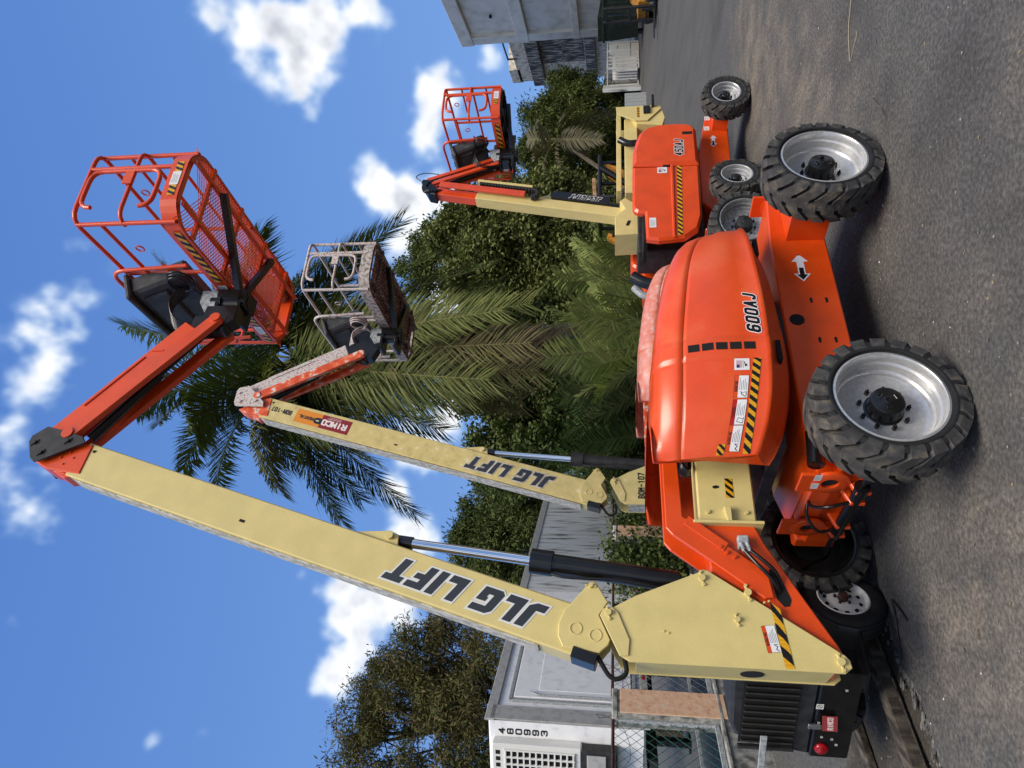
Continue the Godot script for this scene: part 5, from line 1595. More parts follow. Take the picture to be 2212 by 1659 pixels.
	var what := ["under the tall broad tree", "between broad tree and low palm", "behind the faded lift cover", "below the hanging brown frond", "left of the silver exhaust stub", "beside the far fence post", "at the fence by the grey strut", "behind the black exhaust pipe", "at the foot of the tree line", "low behind the orange cover", "where fence and trailer meet"]
	for i in shr.size():
		var q = shr[i]
		var c := at(q[0], q[1], q[2])
		var t := thing("shrub", "dense green shrub " + what[i], "shrub", V(c.x, 0.3, c.z), 0.0, "shrubs behind the fence")
		var g := Geo.new()
		for k in 5:
			var a := TAU * k / 5.0
			g.tube([V(0, -0.3, 0), V(cos(a) * 0.4, (c.y - 0.3) * 0.6, sin(a) * 0.4), V(cos(a) * 0.8, c.y - 0.1, sin(a) * 0.8)], 0.05, 5, false, 0.015)
		part(t, "stem", g, M.bark)
		crown(t, [[V(0, c.y - 0.3, 0), q[3]], [V(0.8, (c.y - 0.3) * 0.55, 0.3), q[3] * 0.9], [V(-0.8, (c.y - 0.3) * 0.5, 0.4), q[3] * 0.9], [V(0.2, 0.5, 0.5), q[3] * 0.8]], 17.0, Color(0.065, 0.09, 0.032), md.lerp(lt, 0.3), 600 + i, 1.15, 2 if i % 2 else 0)
	var gp := Color(0.18, 0.25, 0.07)
	var gp2 := Color(0.33, 0.34, 0.12)
	clump_palm("low feathery palm at the foot of the tall coconut palm", V(at(1370, 745, -15.8).x, 0.1, -15.8), fan_tips(1250, 745, -15.8, 15, 1.5, 9), 17, gp, gp2)
	clump_palm("bushy low palm between coconut palm and lift exhaust", V(at(1370, 660, -17.5).x, 0.1, -17.5), fan_tips(1290, 660, -17.5, 14, 1.4, 10), 18, gp, gp2, 0.5)
	clump_palm("low feathery palm right behind the black exhaust pipe", V(at(1370, 600, -22).x, 0.2, -22), fan_tips(1250, 600, -22, 13, 2.0, 1), 11, gp, gp2)
	clump_palm("low feathery palm with upright fronds below the broad tree", V(at(1370, 540, -23).x, 0.2, -23), fan_tips(1300, 550, -23, 11, 1.5, 2), 12, gp, gp2, 0.5)
	clump_palm("low feathery palm behind the faded lift cover", V(at(1370, 700, -21).x, 0.2, -21), fan_tips(1285, 700, -21, 13, 1.8, 3), 13, gp, gp2)
	clump_palm("low feathery palm with yellowing leaves near the far fence post", V(at(1370, 830, -21).x, 0.2, -21), fan_tips(1275, 830, -21, 13, 1.9, 4), 14, Color(0.055, 0.085, 0.028), gp2)
	clump_palm("dark low palm beside the trailer corner", V(at(1370, 930, -22).x, 0.2, -22), fan_tips(1235, 950, -22, 12, 1.9, 5), 15, Color(0.04, 0.06, 0.024), gp)
	# dry palm leaning in front of the far tree
	var f := V(at(1320, 400, -38).x, 0.5, -38)
	var t := thing("dry_palm", "leaning palm with dull grey fronds in front of the wide tree", "palm", f)
	var tp := at(1205, 300, -38) - f
	var g := Geo.new()
	g.tube([V(0, -0.2, 0), tp * 0.35 + V(-0.5, 0.1, 0), tp], 0.16, 8, false, 0.1)
	part(t, "trunk", g, M.palm_bark)
	var i := 0
	for q in [[1330, 245], [1290, 240], [1160, 260], [1140, 300], [1250, 220], [1300, 300], [1180, 380], [1230, 400], [1150, 350], [1270, 330]]:
		var tip := at(q[0], q[1], -38.0 + (i % 3) - 1.0) - f
		frond(t, tp, tp.lerp(tip, 0.5) + V(0, 0.7, 0), tip, 0.8, 50, Color(0.10, 0.105, 0.07), Color(0.17, 0.15, 0.09), 0.2, 800 + i, 0.9, 0.03)
		i += 1

# ---------------------------------------------------------------- fence, trailer, compressor
func make_fence():
	var o := V(-5.1, 0, -11.2)
	var yaw := 76.6
	var w := thing("low_wall", "low grey concrete wall that carries the chain-link fence", "wall", o, yaw)
	var g := Geo.new()
	g.box(V(12.0, 0.14, 0), V(34.0, 0.78, 0.24), 0.02)
	part(w, "wall_body", g, M.concrete)
	g = Geo.new()
	g.box(V(12.0, 0.55, 0), V(34.0, 0.05, 0.30), 0.01)
	part(w, "coping", g, M.concrete)
	for q in [[0.08, "beside the black compressor"], [6.25, "between the two tall lifts"], [16.3, "at the far end by the shrubs"]]:
		var p := thing("fence_pillar", "square peach plastered fence pillar " + q[1], "pillar", o + Basis(Vector3.UP, deg_to_rad(yaw)) * V(q[0], 0, 0), yaw, "fence pillars")
		g = Geo.new()
		g.box(V(0, 1.30, 0), V(0.56, 1.72, 0.26), 0.012)
		part(p, "shaft", g, M.concrete)
		g = Geo.new()
		g.box(V(0, 1.26, 0.135), V(0.56, 1.60, 0.016), 0.004)
		part(p, "plaster_face", g, M.peach)
		g = Geo.new()
		g.box(V(0, 2.14, 0), V(0.58, 0.10, 0.29), 0.02)
		part(p, "cap", g, M.white_paint if q[0] > 1 else M.concrete)
	var f := thing("chain_link_fence", "green and grey chain-link fence with rusty top pipe and barbed wire", "fence", o, yaw)
	for span in [[-5.0, -0.22, 0], [0.36, 5.95, 1], [6.55, 16.0, 2]]:
		g = Geo.new()
		var s := 0.18
		var x: float = span[0] - 1.55
		while x < span[1]:
			for e in [0, 1]:
				# diagonal wires between y 0.6 and 2.15, cut at the ends of the bay
				var xa: float = x if e == 0 else x + 1.55
				var xb: float = x + 1.55 if e == 0 else x
				var ya := 0.60
				var yb := 2.15
				var a := V(xa, ya)
				var b := V(xb, yb)
				var lo: float = span[0]
				var hi: float = span[1]
				var t0 := 0.0
				var t1 := 1.0
				var dx := b.x - a.x
				if dx > 0:
					t0 = maxf(t0, (lo - a.x) / dx); t1 = minf(t1, (hi - a.x) / dx)
				else:
					t0 = maxf(t0, (hi - a.x) / dx); t1 = minf(t1, (lo - a.x) / dx)
				if t1 - t0 > 0.01: g.tube([a.lerp(b, t0) + V(0, 0, 0.003 * e), a.lerp(b, t1) + V(0, 0, 0.003 * e)], 0.0045, 3, false, -1.0, false)
			x += s
		var mo := part(f, "wire_mesh", g, M.green_wire if span[2] != 1 else M.grey_wire)
		mo.set_meta("kind", "stuff")
		g = Geo.new()
		g.cyl(V(span[0], 2.18, 0), V(span[1], 2.17, 0), 0.026, 10)
		part(f, "top_pipe", g, M.rust)
		g = Geo.new()
		g.box(V((span[0] + span[1]) * 0.5, 0.63, 0.02), V(span[1] - span[0], 0.06, 0.05), 0.004)
		g.box(V((span[0] + span[1]) * 0.5, 0.92, -0.06), V(span[1] - span[0], 0.05, 0.04), 0.004)
		for e in [span[0], span[1]]: g.box(V(e, 1.38, 0.01), V(0.06, 1.5, 0.06), 0.004)
		part(f, "bay_frame", g, M.galv)
	rng.seed = 61
	g = Geo.new()
	var coil := []
	for i in 150:
		var a := i * 0.62
		coil.append(V(-3.0 + i * 0.125, 2.16 + sin(a) * 0.26 + rng.randf_range(-0.03, 0.03), cos(a) * 0.22))
	g.tube(coil, 0.004, 4)
	for i in range(0, 150, 2):
		g.tube([coil[i] + V(-0.02, 0.02, 0.01), coil[i] + V(0.02, -0.02, -0.01)], 0.003, 3)
	part(f, "barbed_wire", g, M.rust)
	# creeper over the far bays
	var cr := thing("creeper", "green creeper climbing through the grey fence bays", "vine", o, yaw)
	g = Geo.new()
	var xs := []
	var cs := []
	for k in 46:
		var x0 := rng.randf_range(2.2, 16.0)
		var p := V(x0, 0.55, rng.randf_range(-0.05, 0.05))
		var l := [p]
		for j in 7:
			p += V(rng.randf_range(-0.22, 0.22), rng.randf_range(0.1, 0.3), rng.randf_range(-0.05, 0.05))
			if p.y > 2.35: break
			l.append(p)
			for m in 7:
				xs.append(Transform3D(Basis.from_euler(V(rng.randf_range(-1.2, 1.2), rng.randf() * TAU, rng.randf_range(-0.8, 0.8))).scaled(Vector3.ONE * rng.randf_range(0.45, 1.0)), p + V(rng.randf_range(-0.16, 0.16), rng.randf_range(-0.12, 0.12), rng.randf_range(-0.08, 0.12))))
				cs.append(Color(0.055, 0.085, 0.03).lerp(Color(0.13, 0.16, 0.05), rng.randf()))
		if l.size() > 1: g.tube(l, 0.007, 4)
	part(cr, "stem", g, M.bark)
	copies(cr, "leaves", sprays[2], xs, cs).set_meta("kind", "stuff")

func make_trailer():
	var t := thing("refrigerated_trailer", "white refrigerated semi-trailer numbered 480993 behind the fence", "trailer", V(-6.5, 0.45, -13.6), 78.5)
	var L := 14.5
	var g := Geo.new()
	g.box(V(L * 0.5, 2.62, -1.26), V(L, 3.02, 2.48), 0.05)
	part(t, "body", g, M.white)
	var x := 0.42
	var i := 0
	while x < L - 0.3:
		var w := 1.19
		if i > 1:
			g = Geo.new()
			g.box(V(x + w * 0.5, 2.60, -0.008), V(w - 0.014, 2.82, 0.02), 0.003)
			part(t, "side_panel", g, M.white if i < 4 else M.streaky)
			g = Geo.new()
			for k in 26:
				for e in [0.03, w - 0.03]: g.box(V(x + e, 1.26 + k * 0.107, 0.004), V(0.014, 0.014, 0.006), 0.001)
			part(t, "rivets", g, M.grey_panel).set_meta("kind", "stuff")
		x += w
		i += 1
	g = Geo.new()
	g.box(V(L * 0.5, 4.10, -0.004), V(L + 0.04, 0.20, 0.05), 0.01)
	part(t, "roof_rail", g, M.grey_panel)
	g = Geo.new()
	g.box(V(L * 0.5, 1.10, 0.0), V(L, 0.16, 0.06), 0.01)
	part(t, "bottom_rail", g, M.grey_panel)
	# side door: frame, leaf, hinges, lock rod
	g = Geo.new()
	for q in [[1.62, 3.78, 2.1, 0.07], [1.62, 1.30, 2.1, 0.07]]: g.box(V(q[0], q[1], 0.012), V(q[2], q[3], 0.05), 0.004)
	for e in [0.60, 2.64]: g.box(V(e, 2.54, 0.012), V(0.07, 2.50, 0.05), 0.004)
	part(t, "door_frame", g, M.galv)
	g = Geo.new()
	g.box(V(1.62, 2.54, 0.02), V(1.9, 2.36, 0.05), 0.01)
	g.box(V(1.66, 2.38, 0.046), V(1.5, 1.7, 0.012), 0.01)
	part(t, "side_door", g, M.white)
	g = Geo.new()
	for y in [1.6, 3.3]: g.box(V(2.52, y, 0.06), V(0.2, 0.12, 0.05), 0.006)
	g.tube(rounded([V(0.80, 3.4, 0.08), V(0.70, 3.25, 0.09), V(0.70, 1.5, 0.09)], 0.06, 3, false), 0.02, 8)
	part(t, "door_hardware", g, M.galv)
	g = Geo.new()
	for k in 22: g.box(V(0.4 + k * 0.62, 1.10, 0.034), V(0.3, 0.06, 0.004), 0.0)
	part(t, "reflective_tape", g, M.red)
	# nose: riveted corner posts, number, refrigeration unit
	g = Geo.new()
	g.box(V(-0.012, 2.62, -0.22), V(0.03, 2.96, 0.40), 0.008)
	part(t, "nose_panel", g, M.white)
	g = Geo.new()
	g.box(V(0.20, 2.62, 0.006), V(0.42, 2.96, 0.03), 0.01)
	part(t, "corner_post", g, M.grey_panel)
	for k in 6:
		var im := blank(64, 80, Color(1, 1, 1, 0))
		write(im, "480993"[k], 14, 66, 52, 6, Color(0.05, 0.05, 0.06, 1), 0, 0.6)
		sticker(t, "unit_number", V(-0.031, 3.78 - k * 0.165, -0.32), V(0, 0, 0.2), V(0, 0.165, 0), print_mat(im, true))
	var u := sub(t, "refrigeration_unit", V(-0.02, 2.55, -1.26))
	g = Geo.new()
	g.box(V(-0.13, 0.62, 0), V(0.26, 1.75, 1.85), 0.04)
	part(u, "housing", g, M.white_paint)
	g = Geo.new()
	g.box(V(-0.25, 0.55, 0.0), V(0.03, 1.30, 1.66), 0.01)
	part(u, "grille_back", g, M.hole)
	g = Geo.new()
	for k in 12: g.box(V(-0.272, -0.09 + k * 0.118, 0), V(0.05, 0.034, 1.66), 0.006)
	for k in 12: g.box(V(-0.274, 0.56, -0.83 + k * 0.151), V(0.05, 1.36, 0.034), 0.006)
	part(u, "grille", g, M.white_paint)
	g = Geo.new()
	for k in 12: g.box(V(-0.225, 1.36, -0.76 + k * 0.138), V(0.085, 0.09, 0.09), 0.008)
	part(u, "top_slots", g, M.hole)
	g = Geo.new()
	g.box(V(-0.13, -0.55, 0.05), V(0.26, 0.72, 1.7), 0.03)
	part(u, "engine_bay", g, M.dark)
	g = Geo.new()
	g.box(V(-0.272, -0.52, 0.62), V(0.03, 0.36, 0.42), 0.01)
	g.box(V(-0.272, -0.52, -0.1), V(0.03, 0.5, 0.5), 0.01)
	part(u, "engine_cover", g, M.grey_panel)
	# underneath: landing legs, side guard, wheels at the back
	g = Geo.new()
	for e in [-0.35, -2.1]:
		g.box(V(2.4, 0.55, e), V(0.16, 1.05, 0.16), 0.01)
		g.box(V(2.4, 0.02, e), V(0.34, 0.05, 0.3), 0.01)
	g.box(V(L * 0.5, 0.95, -1.2), V(L, 0.16, 1.0), 0.01)
	part(t, "landing_gear", g, M.dark)
	for e in [11.4, 12.7]:
		for z in [-0.18, -2.28]: wheel(t, V(e, 0.5, z), 0.0 if z > -1 else 180.0, 0.5, 0.3, 0.29, 17, e, M.silver_old, M.dark)

func make_compressor():
	var t := thing("compressor", "black louvred towable compressor with red tail lamp by the fence", "compressor", V(-1.78, FLOOR, -6.29), 64.0)
	var g := Geo.new()
	# cover with a sloping shoulder, seen from its louvred tail
	g.x = Transform3D(Basis(Vector3.UP, PI / 2), V(0, 0, 0))
	g.x = Transform3D(Basis(V(0, 0, -1), V(0, 1, 0), V(1, 0, 0)), V(0, 0, 0))
	g.prism(P2([0.10, 0.62, 1.03, 0.62, 0.95, 1.06, 0.86, 1.22, 0.72, 1.27, 0.24, 1.29, 0.12, 1.25]), -0.74, 1.6, 0.03)
	part(t, "cover", g, M.dark)
	g = Geo.new()
	g.box(V(0.43, 0.48, -0.56), V(2.36, 0.30, 0.94), 0.012)
	part(t, "base_tub", g, M.black)
	for k in 11:
		g = Geo.new()
		g.x = Transform3D(Basis(V(0, 0, 1), 0.55), V(-0.755, 0.0, 0))
		g.x = Transform3D(Basis(Vector3.UP, 0.0), V(-0.762, 1.0, -0.19 - k * 0.068)) * Transform3D(Basis(Vector3.UP, 0.6), Vector3.ZERO)
		g.box(V(0, -0.02, 0), V(0.055, 0.40, 0.014), 0.003)
		part(t, "louvre", g, M.dark)
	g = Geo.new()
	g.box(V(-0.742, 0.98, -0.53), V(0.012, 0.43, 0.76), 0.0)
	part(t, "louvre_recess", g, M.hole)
	g = Geo.new()
	g.box(V(-0.757, 0.98, -0.12), V(0.04, 0.46, 0.05), 0.006)
	g.box(V(-0.757, 0.98, -0.945), V(0.04, 0.44, 0.03), 0.006)
	part(t, "louvre_frame", g, M.dark)
	g = Geo.new()
	g.x = Transform3D(Basis(Vector3.UP, -PI / 2), V(-0.752, 0.545, -0.915))
	g.lathe([Vector2(0.0, 0.03), Vector2(0.045, 0.026), Vector2(0.056, 0.012), Vector2(0.056, 0.0)], 22, 0.3)
	part(t, "tail_lamp", g, M.red_lens)
	g = Geo.new()
	g.box(V(-0.765, 0.63, -0.655), V(0.02, 0.10, 0.05), 0.004)
	g.box(V(-0.765, 0.56, -0.655), V(0.015, 0.12, 0.035), 0.003)
	part(t, "latch", g, M.steel)
	g = Geo.new()
	for q in [[0.44, -0.25], [0.60, -0.62], [0.56, -0.78], [0.48, -0.80], [0.44, -0.86]]: g.box(V(-0.757, q[0], q[1]), V(0.008, 0.02, 0.02), 0.002)
	part(t, "bolt", g, M.galv)
	var im := blank(96, 64, Color(0.55, 0.2, 0.2))
	write(im, "RIMCO", 10, 44, 20, 3, Color(0.85, 0.75, 0.72), 0, 0.55, 0.25)
	sticker(t, "rental_tag", V(-0.782, 0.46, -0.68), V(0, 0.02, 0.17), V(0, 0.115, 0), print_mat(im))
	im = blank(64, 64, Color(0.85, 0.84, 0.82))
	for k in 20: seg(im, Vector2(32, 32) + Vector2.from_angle(k * TAU / 20) * 20, Vector2(32, 32) + Vector2.from_angle((k + 1) * TAU / 20) * 20, 3, Color(0.15, 0.1, 0.1))
	seg(im, Vector2(18, 46), Vector2(46, 18), 3, Color(0.15, 0.1, 0.1))
	sticker(t, "label", V(-0.755, 0.585, -0.47), V(0, 0, 0.055), V(0, 0.055, 0), print_mat(im))
	# galvanised strap that leans in front of the louvres
	g = Geo.new()
	g.bar(V(-0.83, 1.02, -0.72), V(-0.85, 1.0, -1.75), 0.012, 0.055, V(1, 0, 0))
	part(t, "draw_strap", g, M.galv)
	# running gear
	var w := sub(t, "wheel", V(-0.09, 0.33, -0.02))
	g = Geo.new()
	g.lathe([Vector2(0.19, 0.07), Vector2(0.20, 0.095), Vector2(0.25, 0.11), Vector2(0.305, 0.10), Vector2(0.325, 0.075), Vector2(0.332, 0.0), Vector2(0.325, -0.075), Vector2(0.30, -0.1), Vector2(0.2, -0.1)], 44)
	for k in 4: g.lathe([Vector2(0.331, -0.062 + k * 0.038), Vector2(0.337, -0.058 + k * 0.038), Vector2(0.337, -0.040 + k * 0.038), Vector2(0.331, -0.036 + k * 0.038)], 44)
	part(w, "tyre", g, M.tyre_wall)
	g = Geo.new()
	g.lathe([Vector2(0.20, 0.07), Vector2(0.205, 0.098), Vector2(0.195, 0.102), Vector2(0.186, 0.09), Vector2(0.175, 0.055), Vector2(0.15, 0.05), Vector2(0.12, 0.062), Vector2(0.075, 0.075), Vector2(0.045, 0.075), Vector2(0.0, 0.075)], 40)
	part(w, "rim", g, M.white_paint)
	g = Geo.new()
	g.x = Transform3D(Basis.IDENTITY, V(0, 0, 0.07))
	g.lathe([Vector2(0.0, 0.06), Vector2(0.034, 0.055), Vector2(0.04, 0.04), Vector2(0.042, 0.0)], 18)
	g.x = Transform3D.IDENTITY
	for k in 5: g.cyl(V(cos(k * TAU / 5) * 0.062, sin(k * TAU / 5) * 0.062, 0.07), V(cos(k * TAU / 5) * 0.062, sin(k * TAU / 5) * 0.062, 0.095), 0.012, 6)
	part(w, "hub", g, M.rust)
	g = Geo.new()
	for k in 10:
		var a := TAU * k / 10
		g.cyl(V(cos(a) * 0.135, sin(a) * 0.135, 0.052), V(cos(a) * 0.135, sin(a) * 0.135, 0.0605), 0.018, 10)
	part(w, "rim_hole", g, M.hole)
	g = Geo.new()
	var arc := []
	for k in 9: arc.append(Vector2(-0.09 + cos(PI * k / 8) * 0.42, 0.33 + sin(PI * k / 8) * 0.37))
	for k in range(8, -1, -1): arc.append(Vector2(-0.09 + cos(PI * k / 8) * 0.405, 0.33 + sin(PI * k / 8) * 0.355))
	g.prism(PackedVector2Array(arc), -0.14, 0.13, 0.003)
	g.prism(P2([-0.50, 0.33, -0.90, 0.38, -0.90, 0.36, -0.50, 0.31]), -0.10, 0.10, 0.002)
	part(t, "fender", g, M.black)
	wheel(t, V(-0.09, 0.33, -1.10), 180.0, 0.33, 0.2, 0.19, 21, 0.0, M.silver_old, M.dark)
	g = Geo.new()
	g.box(V(2.3, 0.42, -0.56), V(1.6, 0.08, 0.08), 0.006)
	g.cyl(V(2.9, 0.0, -0.4), V(2.9, 0.7, -0.4), 0.03, 10)
	part(t, "drawbar", g, M.black)

# ---------------------------------------------------------------- the far right side of the yard
func make_buildings():
	var t := thing("warehouse", "tall grey plastered warehouse wall with recessed panels", "building", V(21.4, 0.0, -44.0))
	var g := Geo.new()
	g.box(V(8.2, 5.8, 14.5), V(16.0, 11.6, 29.0), 0.02)
	part(t, "wall", g, M.plaster)
	for q in [["parapet", 11.30, 0.80, 0.10], ["ledge", 7.75, 0.72, 0.09], ["ledge", 4.45, 0.42, 0.07]]:
		g = Geo.new()
		g.box(V(0.12 - q[3], q[1], 14.5), V(0.2, q[2], 29.1), 0.02)
		part(t, q[0], g, M.plaster)
		g = Geo.new()
		g.box(V(8.0, q[1], -0.02), V(16.0, q[2], 0.12), 0.02)
		part(t, q[0], g, M.plaster)
	for z in [0.45, 9.0, 18.0]:
		g = Geo.new()
		g.box(V(0.12, 5.78, z), V(0.30, 11.2, 0.9), 0.02)
		part(t, "pilaster", g, M.plaster)
	for q in [[9.3, 3.2], [5.5, 5.2], [9.0, 12.0]]:
		g = Geo.new()
		g.cyl(V(-0.05, q[0], q[1]), V(0.1, q[0], q[1]), 0.09, 10)
		part(t, "pipe_stub", g, M.hole)
	t = thing("old_building", "weathered cream building with soot-streaked ledges beyond the warehouse", "building", V(24.9, 0.0, -58.0))
	g = Geo.new()
	g.box(V(6, 4.85, 6.5), V(12, 9.9, 13), 0.02)
	part(t, "wall", g, M.plaster_old)
	g = Geo.new()
	g.box(V(1.5, 10.0, 1.0), V(3.0, 0.9, 2.4), 0.02)
	part(t, "parapet", g, M.plaster_old)
	for q in [[8.1, 0.95, -0.55], [3.9, 0.75, -0.45]]:
		g = Geo.new()
		g.box(V(q[2] * 0.5, q[0], 6.6), V(-q[2] + 0.2, q[1], 12.2), 0.02)
		part(t, "ledge", g, M.soot)
	g = Geo.new()
	g.box(V(-0.03, 6.0, 7.4), V(0.08, 3.2, 8.4), 0.01)
	part(t, "stained_panel", g, M.soot)
	g = Geo.new()
	for y in [4.7, 5.3]:
		g = Geo.new()
		g.box(V(-0.02, y, 1.6), V(0.1, 0.3, 0.35), 0.01)
		part(t, "wall_vent", g, M.dark)
	g = Geo.new()
	for e in [5.0, 8.0]:
		g.box(V(-0.4, 9.75, e), V(0.1, 0.7, 0.1), 0.01)
	g.box(V(-0.4, 10.1, 6.5), V(0.1, 0.1, 3.2), 0.01)
	part(t, "roof_rail", g, M.dark)
	# boundary wall with old paint along the far end of the yard
	t = thing("painted_wall", "low wall with blue and white flaking paint behind the dumpster", "wall", V(19.0, 0.55, -45.0), 62.0)
	for k in 7:
		g = Geo.new()
		g.box(V(-4.5 + k * 1.6, 1.1, 0), V(1.58, 2.3, 0.2), 0.01)
		part(t, "wall_panel", g, M.streaky if k % 2 == 0 else M.grey_panel)

func make_right_things():
	var t := thing("dumpster", "dark green steel dumpster standing beneath the warehouse wall", "dumpster", V(19.7, 0.66, -38.0), 20.0)
	var g := Geo.new()
	g.prism(P2([-1.0, 0.25, 1.1, 0.25, 1.25, 1.5, 1.25, 2.0, -1.15, 2.0, -1.15, 1.5]), -0.8, 0.8, 0.02)
	part(t, "bin", g, M.green_steel)
	g = Geo.new()
	g.box(V(0.05, 2.05, 0), V(2.5, 0.12, 1.75), 0.02)
	part(t, "rim", g, M.green_steel)
	for k in 4:
		g = Geo.new()
		g.box(V(-0.9 + k * 0.6, 1.1, 0.82), V(0.1, 1.6, 0.06), 0.01)
		part(t, "rib", g, M.green_steel)
	g = Geo.new()
	for x in [-0.8, 0.9]:
		for z in [-0.6, 0.6]: g.box(V(x, 0.12, z), V(0.2, 0.26, 0.2), 0.01)
	part(t, "foot", g, M.dark)
	g = Geo.new()
	g.prism(P2([-1.15, 2.1, 0.4, 2.1, 0.4, 2.16, -1.15, 2.35]), -0.8, 0.8, 0.01)
	part(t, "lid", g, M.green_steel)
	# white pipe rack
	t = thing("white_rack", "white pipe rack holding flat panels in front of old building", "rack", V(18.75, 0.7, -42.0), 38.0)
	g = Geo.new()
	for x in [-1.5, -1.0, -0.62, -0.25, 0.5, 1.5]: g.box(V(x, 0.95, 0.5), V(0.07, 1.8, 0.07), 0.01)
	for x in [-1.5, 0.5, 1.5]: g.box(V(x, 0.95, -0.5), V(0.07, 1.8, 0.07), 0.01)
	for z in [-0.5, 0.5]:
		for y in [0.08, 1.84]: g.box(V(0, y, z), V(3.07, 0.07, 0.07), 0.01)
	g.box(V(-0.75, 1.4, 0.5), V(1.5, 0.06, 0.06), 0.01)
	for x in [-1.5, 1.5]: g.box(V(x, 1.84, 0), V(0.07, 0.07, 1.0), 0.01)
	part(t, "pipe_frame", g, M.white_paint)
	for k in 4:
		g = Geo.new()
		g.box(V(-0.4, 0.85, -0.3 + k * 0.16), V(1.7, 1.4, 0.04), 0.004)
		part(t, "stored_panel", g, M.white)
	t = thing("white_cabinet", "white sheet metal cabinet standing in the pipe rack", "cabinet", V(19.45, 0.72, -42.1), 38.0)
	g = Geo.new()
	g.box(V(0.0, 1.1, 0.1), V(0.8, 1.2, 0.5), 0.02)
	part(t, "body", g, M.white_paint)
	g = Geo.new()
	g.box(V(0.0, 0.25, 0.1), V(0.76, 0.5, 0.46), 0.02)
	part(t, "plinth", g, M.plaster)
	g = Geo.new()
	g.box(V(-0.1, 1.25, 0.355), V(0.3, 0.03, 0.02), 0.004)
	part(t, "handle", g, M.dark)
	# forklift
	t = thing("forklift", "yellow forklift with black mast at the warehouse corner", "forklift", V(16.7, 0.40, -31.0), 205.0)
	g = Geo.new()
	g.prism(P2([-1.0, 0.3, 1.0, 0.3, 1.0, 0.75, 0.2, 0.8, -0.2, 1.05, -1.05, 1.1, -1.15, 0.7]), -0.5, 0.5, 0.04)
	part(t, "body", g, M.yellow)
	g = Geo.new()
	for x in [-0.95, 0.6]:
		for z in [-0.45, 0.45]: g.bar(V(x, 0.8, z), V(x * 0.75, 2.1, z), 0.06, 0.06)
	for k in 6: g.box(V(-0.65 + k * 0.22, 2.12, 0), V(0.05, 0.04, 0.98), 0.005)
	for z in [-0.45, 0.45]: g.box(V(-0.1, 2.12, z), V(1.3, 0.06, 0.06), 0.005)
	part(t, "overhead_guard", g, M.black)
	g = Geo.new()
	for z in [-0.32, 0.32]: g.box(V(1.12, 1.15, z), V(0.12, 2.1, 0.1), 0.01)
	for y in [0.4, 1.1, 2.1]: g.box(V(1.12, y, 0), V(0.1, 0.1, 0.64), 0.01)
	part(t, "mast", g, M.dark)
	for z in [-0.25, 0.25]:
		g = Geo.new()
		g.box(V(1.75, 0.1, z), V(1.1, 0.05, 0.12), 0.01)
		g.box(V(1.22, 0.35, z), V(0.05, 0.55, 0.12), 0.01)
		part(t, "fork", g, M.dark)
	g = Geo.new()
	g.box(V(-0.35, 1.2, 0), V(0.5, 0.1, 0.5), 0.03)
	g.box(V(-0.58, 1.5, 0), V(0.1, 0.6, 0.46), 0.03)
	part(t, "seat", g, M.black)
	for q in [[0.7, 0.33, 0.52], [0.7, 0.33, -0.52], [-0.75, 0.27, 0.48], [-0.75, 0.27, -0.48]]:
		wheel(t, V(q[0], q[1], q[2]), 0.0 if q[2] > 0 else 180.0, q[1], 0.22, q[1] * 0.55, 15, 0.3, M.silver_old, M.dark)
	# yellow backhoe half hidden behind the small lift
	t = thing("backhoe", "yellow backhoe arm and loader half hidden behind the small lift", "backhoe", V(4.55, 0, -19.0), 10.0)
	g = Geo.new()
	g.box(V(0.0, 1.0, 0), V(3.0, 0.7, 1.3), 0.05)
	part(t, "body", g, M.yellow)
	g = Geo.new()
	for x in [-0.2, 1.1]:
		for z in [-0.6, 0.6]: g.box(V(x, 1.9, z), V(0.08, 1.2, 0.08), 0.01)
	g.box(V(0.45, 2.52, 0), V(1.7, 0.1, 1.5), 0.03)
	part(t, "cab", g, M.black)
	g = Geo.new()
	g.prism(P2([-1.0, 1.3, -0.7, 1.2, -0.7, 2.0, -0.62, 2.3, -0.75, 2.34, -0.95, 2.0]), -0.12, 0.12, 0.01)
	g.prism(P2([0.2, 1.5, 0.5, 1.4, 0.95, 2.0, 1.15, 2.5, 1.0, 2.55, 0.7, 2.3]), 0.5, 0.62, 0.01)
	part(t, "boom", g, M.yellow)
	g = Geo.new()
	g.cyl(V(0.3, 1.65, 0.75), V(0.9, 2.5, 0.75), 0.08, 10)
	g.cyl(V(-0.85, 1.4, 0.2), V(-0.7, 2.2, 0.2), 0.06, 10)
	part(t, "cylinder", g, M.black)
	for q in [[1.0, 0.6, 0.75], [1.0, 0.6, -0.75], [-1.0, 0.45, 0.7], [-1.0, 0.45, -0.7]]:
		wheel(t, V(q[0], q[1], q[2]), 0.0 if q[2] > 0 else 180.0, q[1], 0.32, q[1] * 0.55, 17, 0.5, M.silver_old, M.dark)
	var pl := thing("plank", "pale wooden plank propped upright beside the yellow backhoe", "plank", at(1275, 420, -17.6) * V(1, 0, 1) + V(0, 2.2, 0), 0.0)
	g = Geo.new()
	g.bar(at(1283, 385, -17.6) - pl.position, at(1288, 462, -17.6) - pl.position, 0.05, 0.09, V(0, 0, 1), 0.01)
	part(pl, "board", g, M.plank)
	g = Geo.new()
	g.bar(at(1286, 425, -17.65) - pl.position, V(at(1286, 425, -17.65).x - pl.position.x, -2.3, 0), 0.05, 0.06)
	part(pl, "prop", g, M.dark)
	# far end: blue container, red flowering bush, grey sheeting
	t = thing("blue_container", "dark blue open container at the far end beside the rack", "container", V(17.4, 0.7, -46.0), 25.0)
	g = Geo.new()
	g.prism(P2([-1.3, 0.0, 1.3, 0.0, 1.4, 1.5, -1.4, 1.5]), -0.8, 0.8, 0.02)
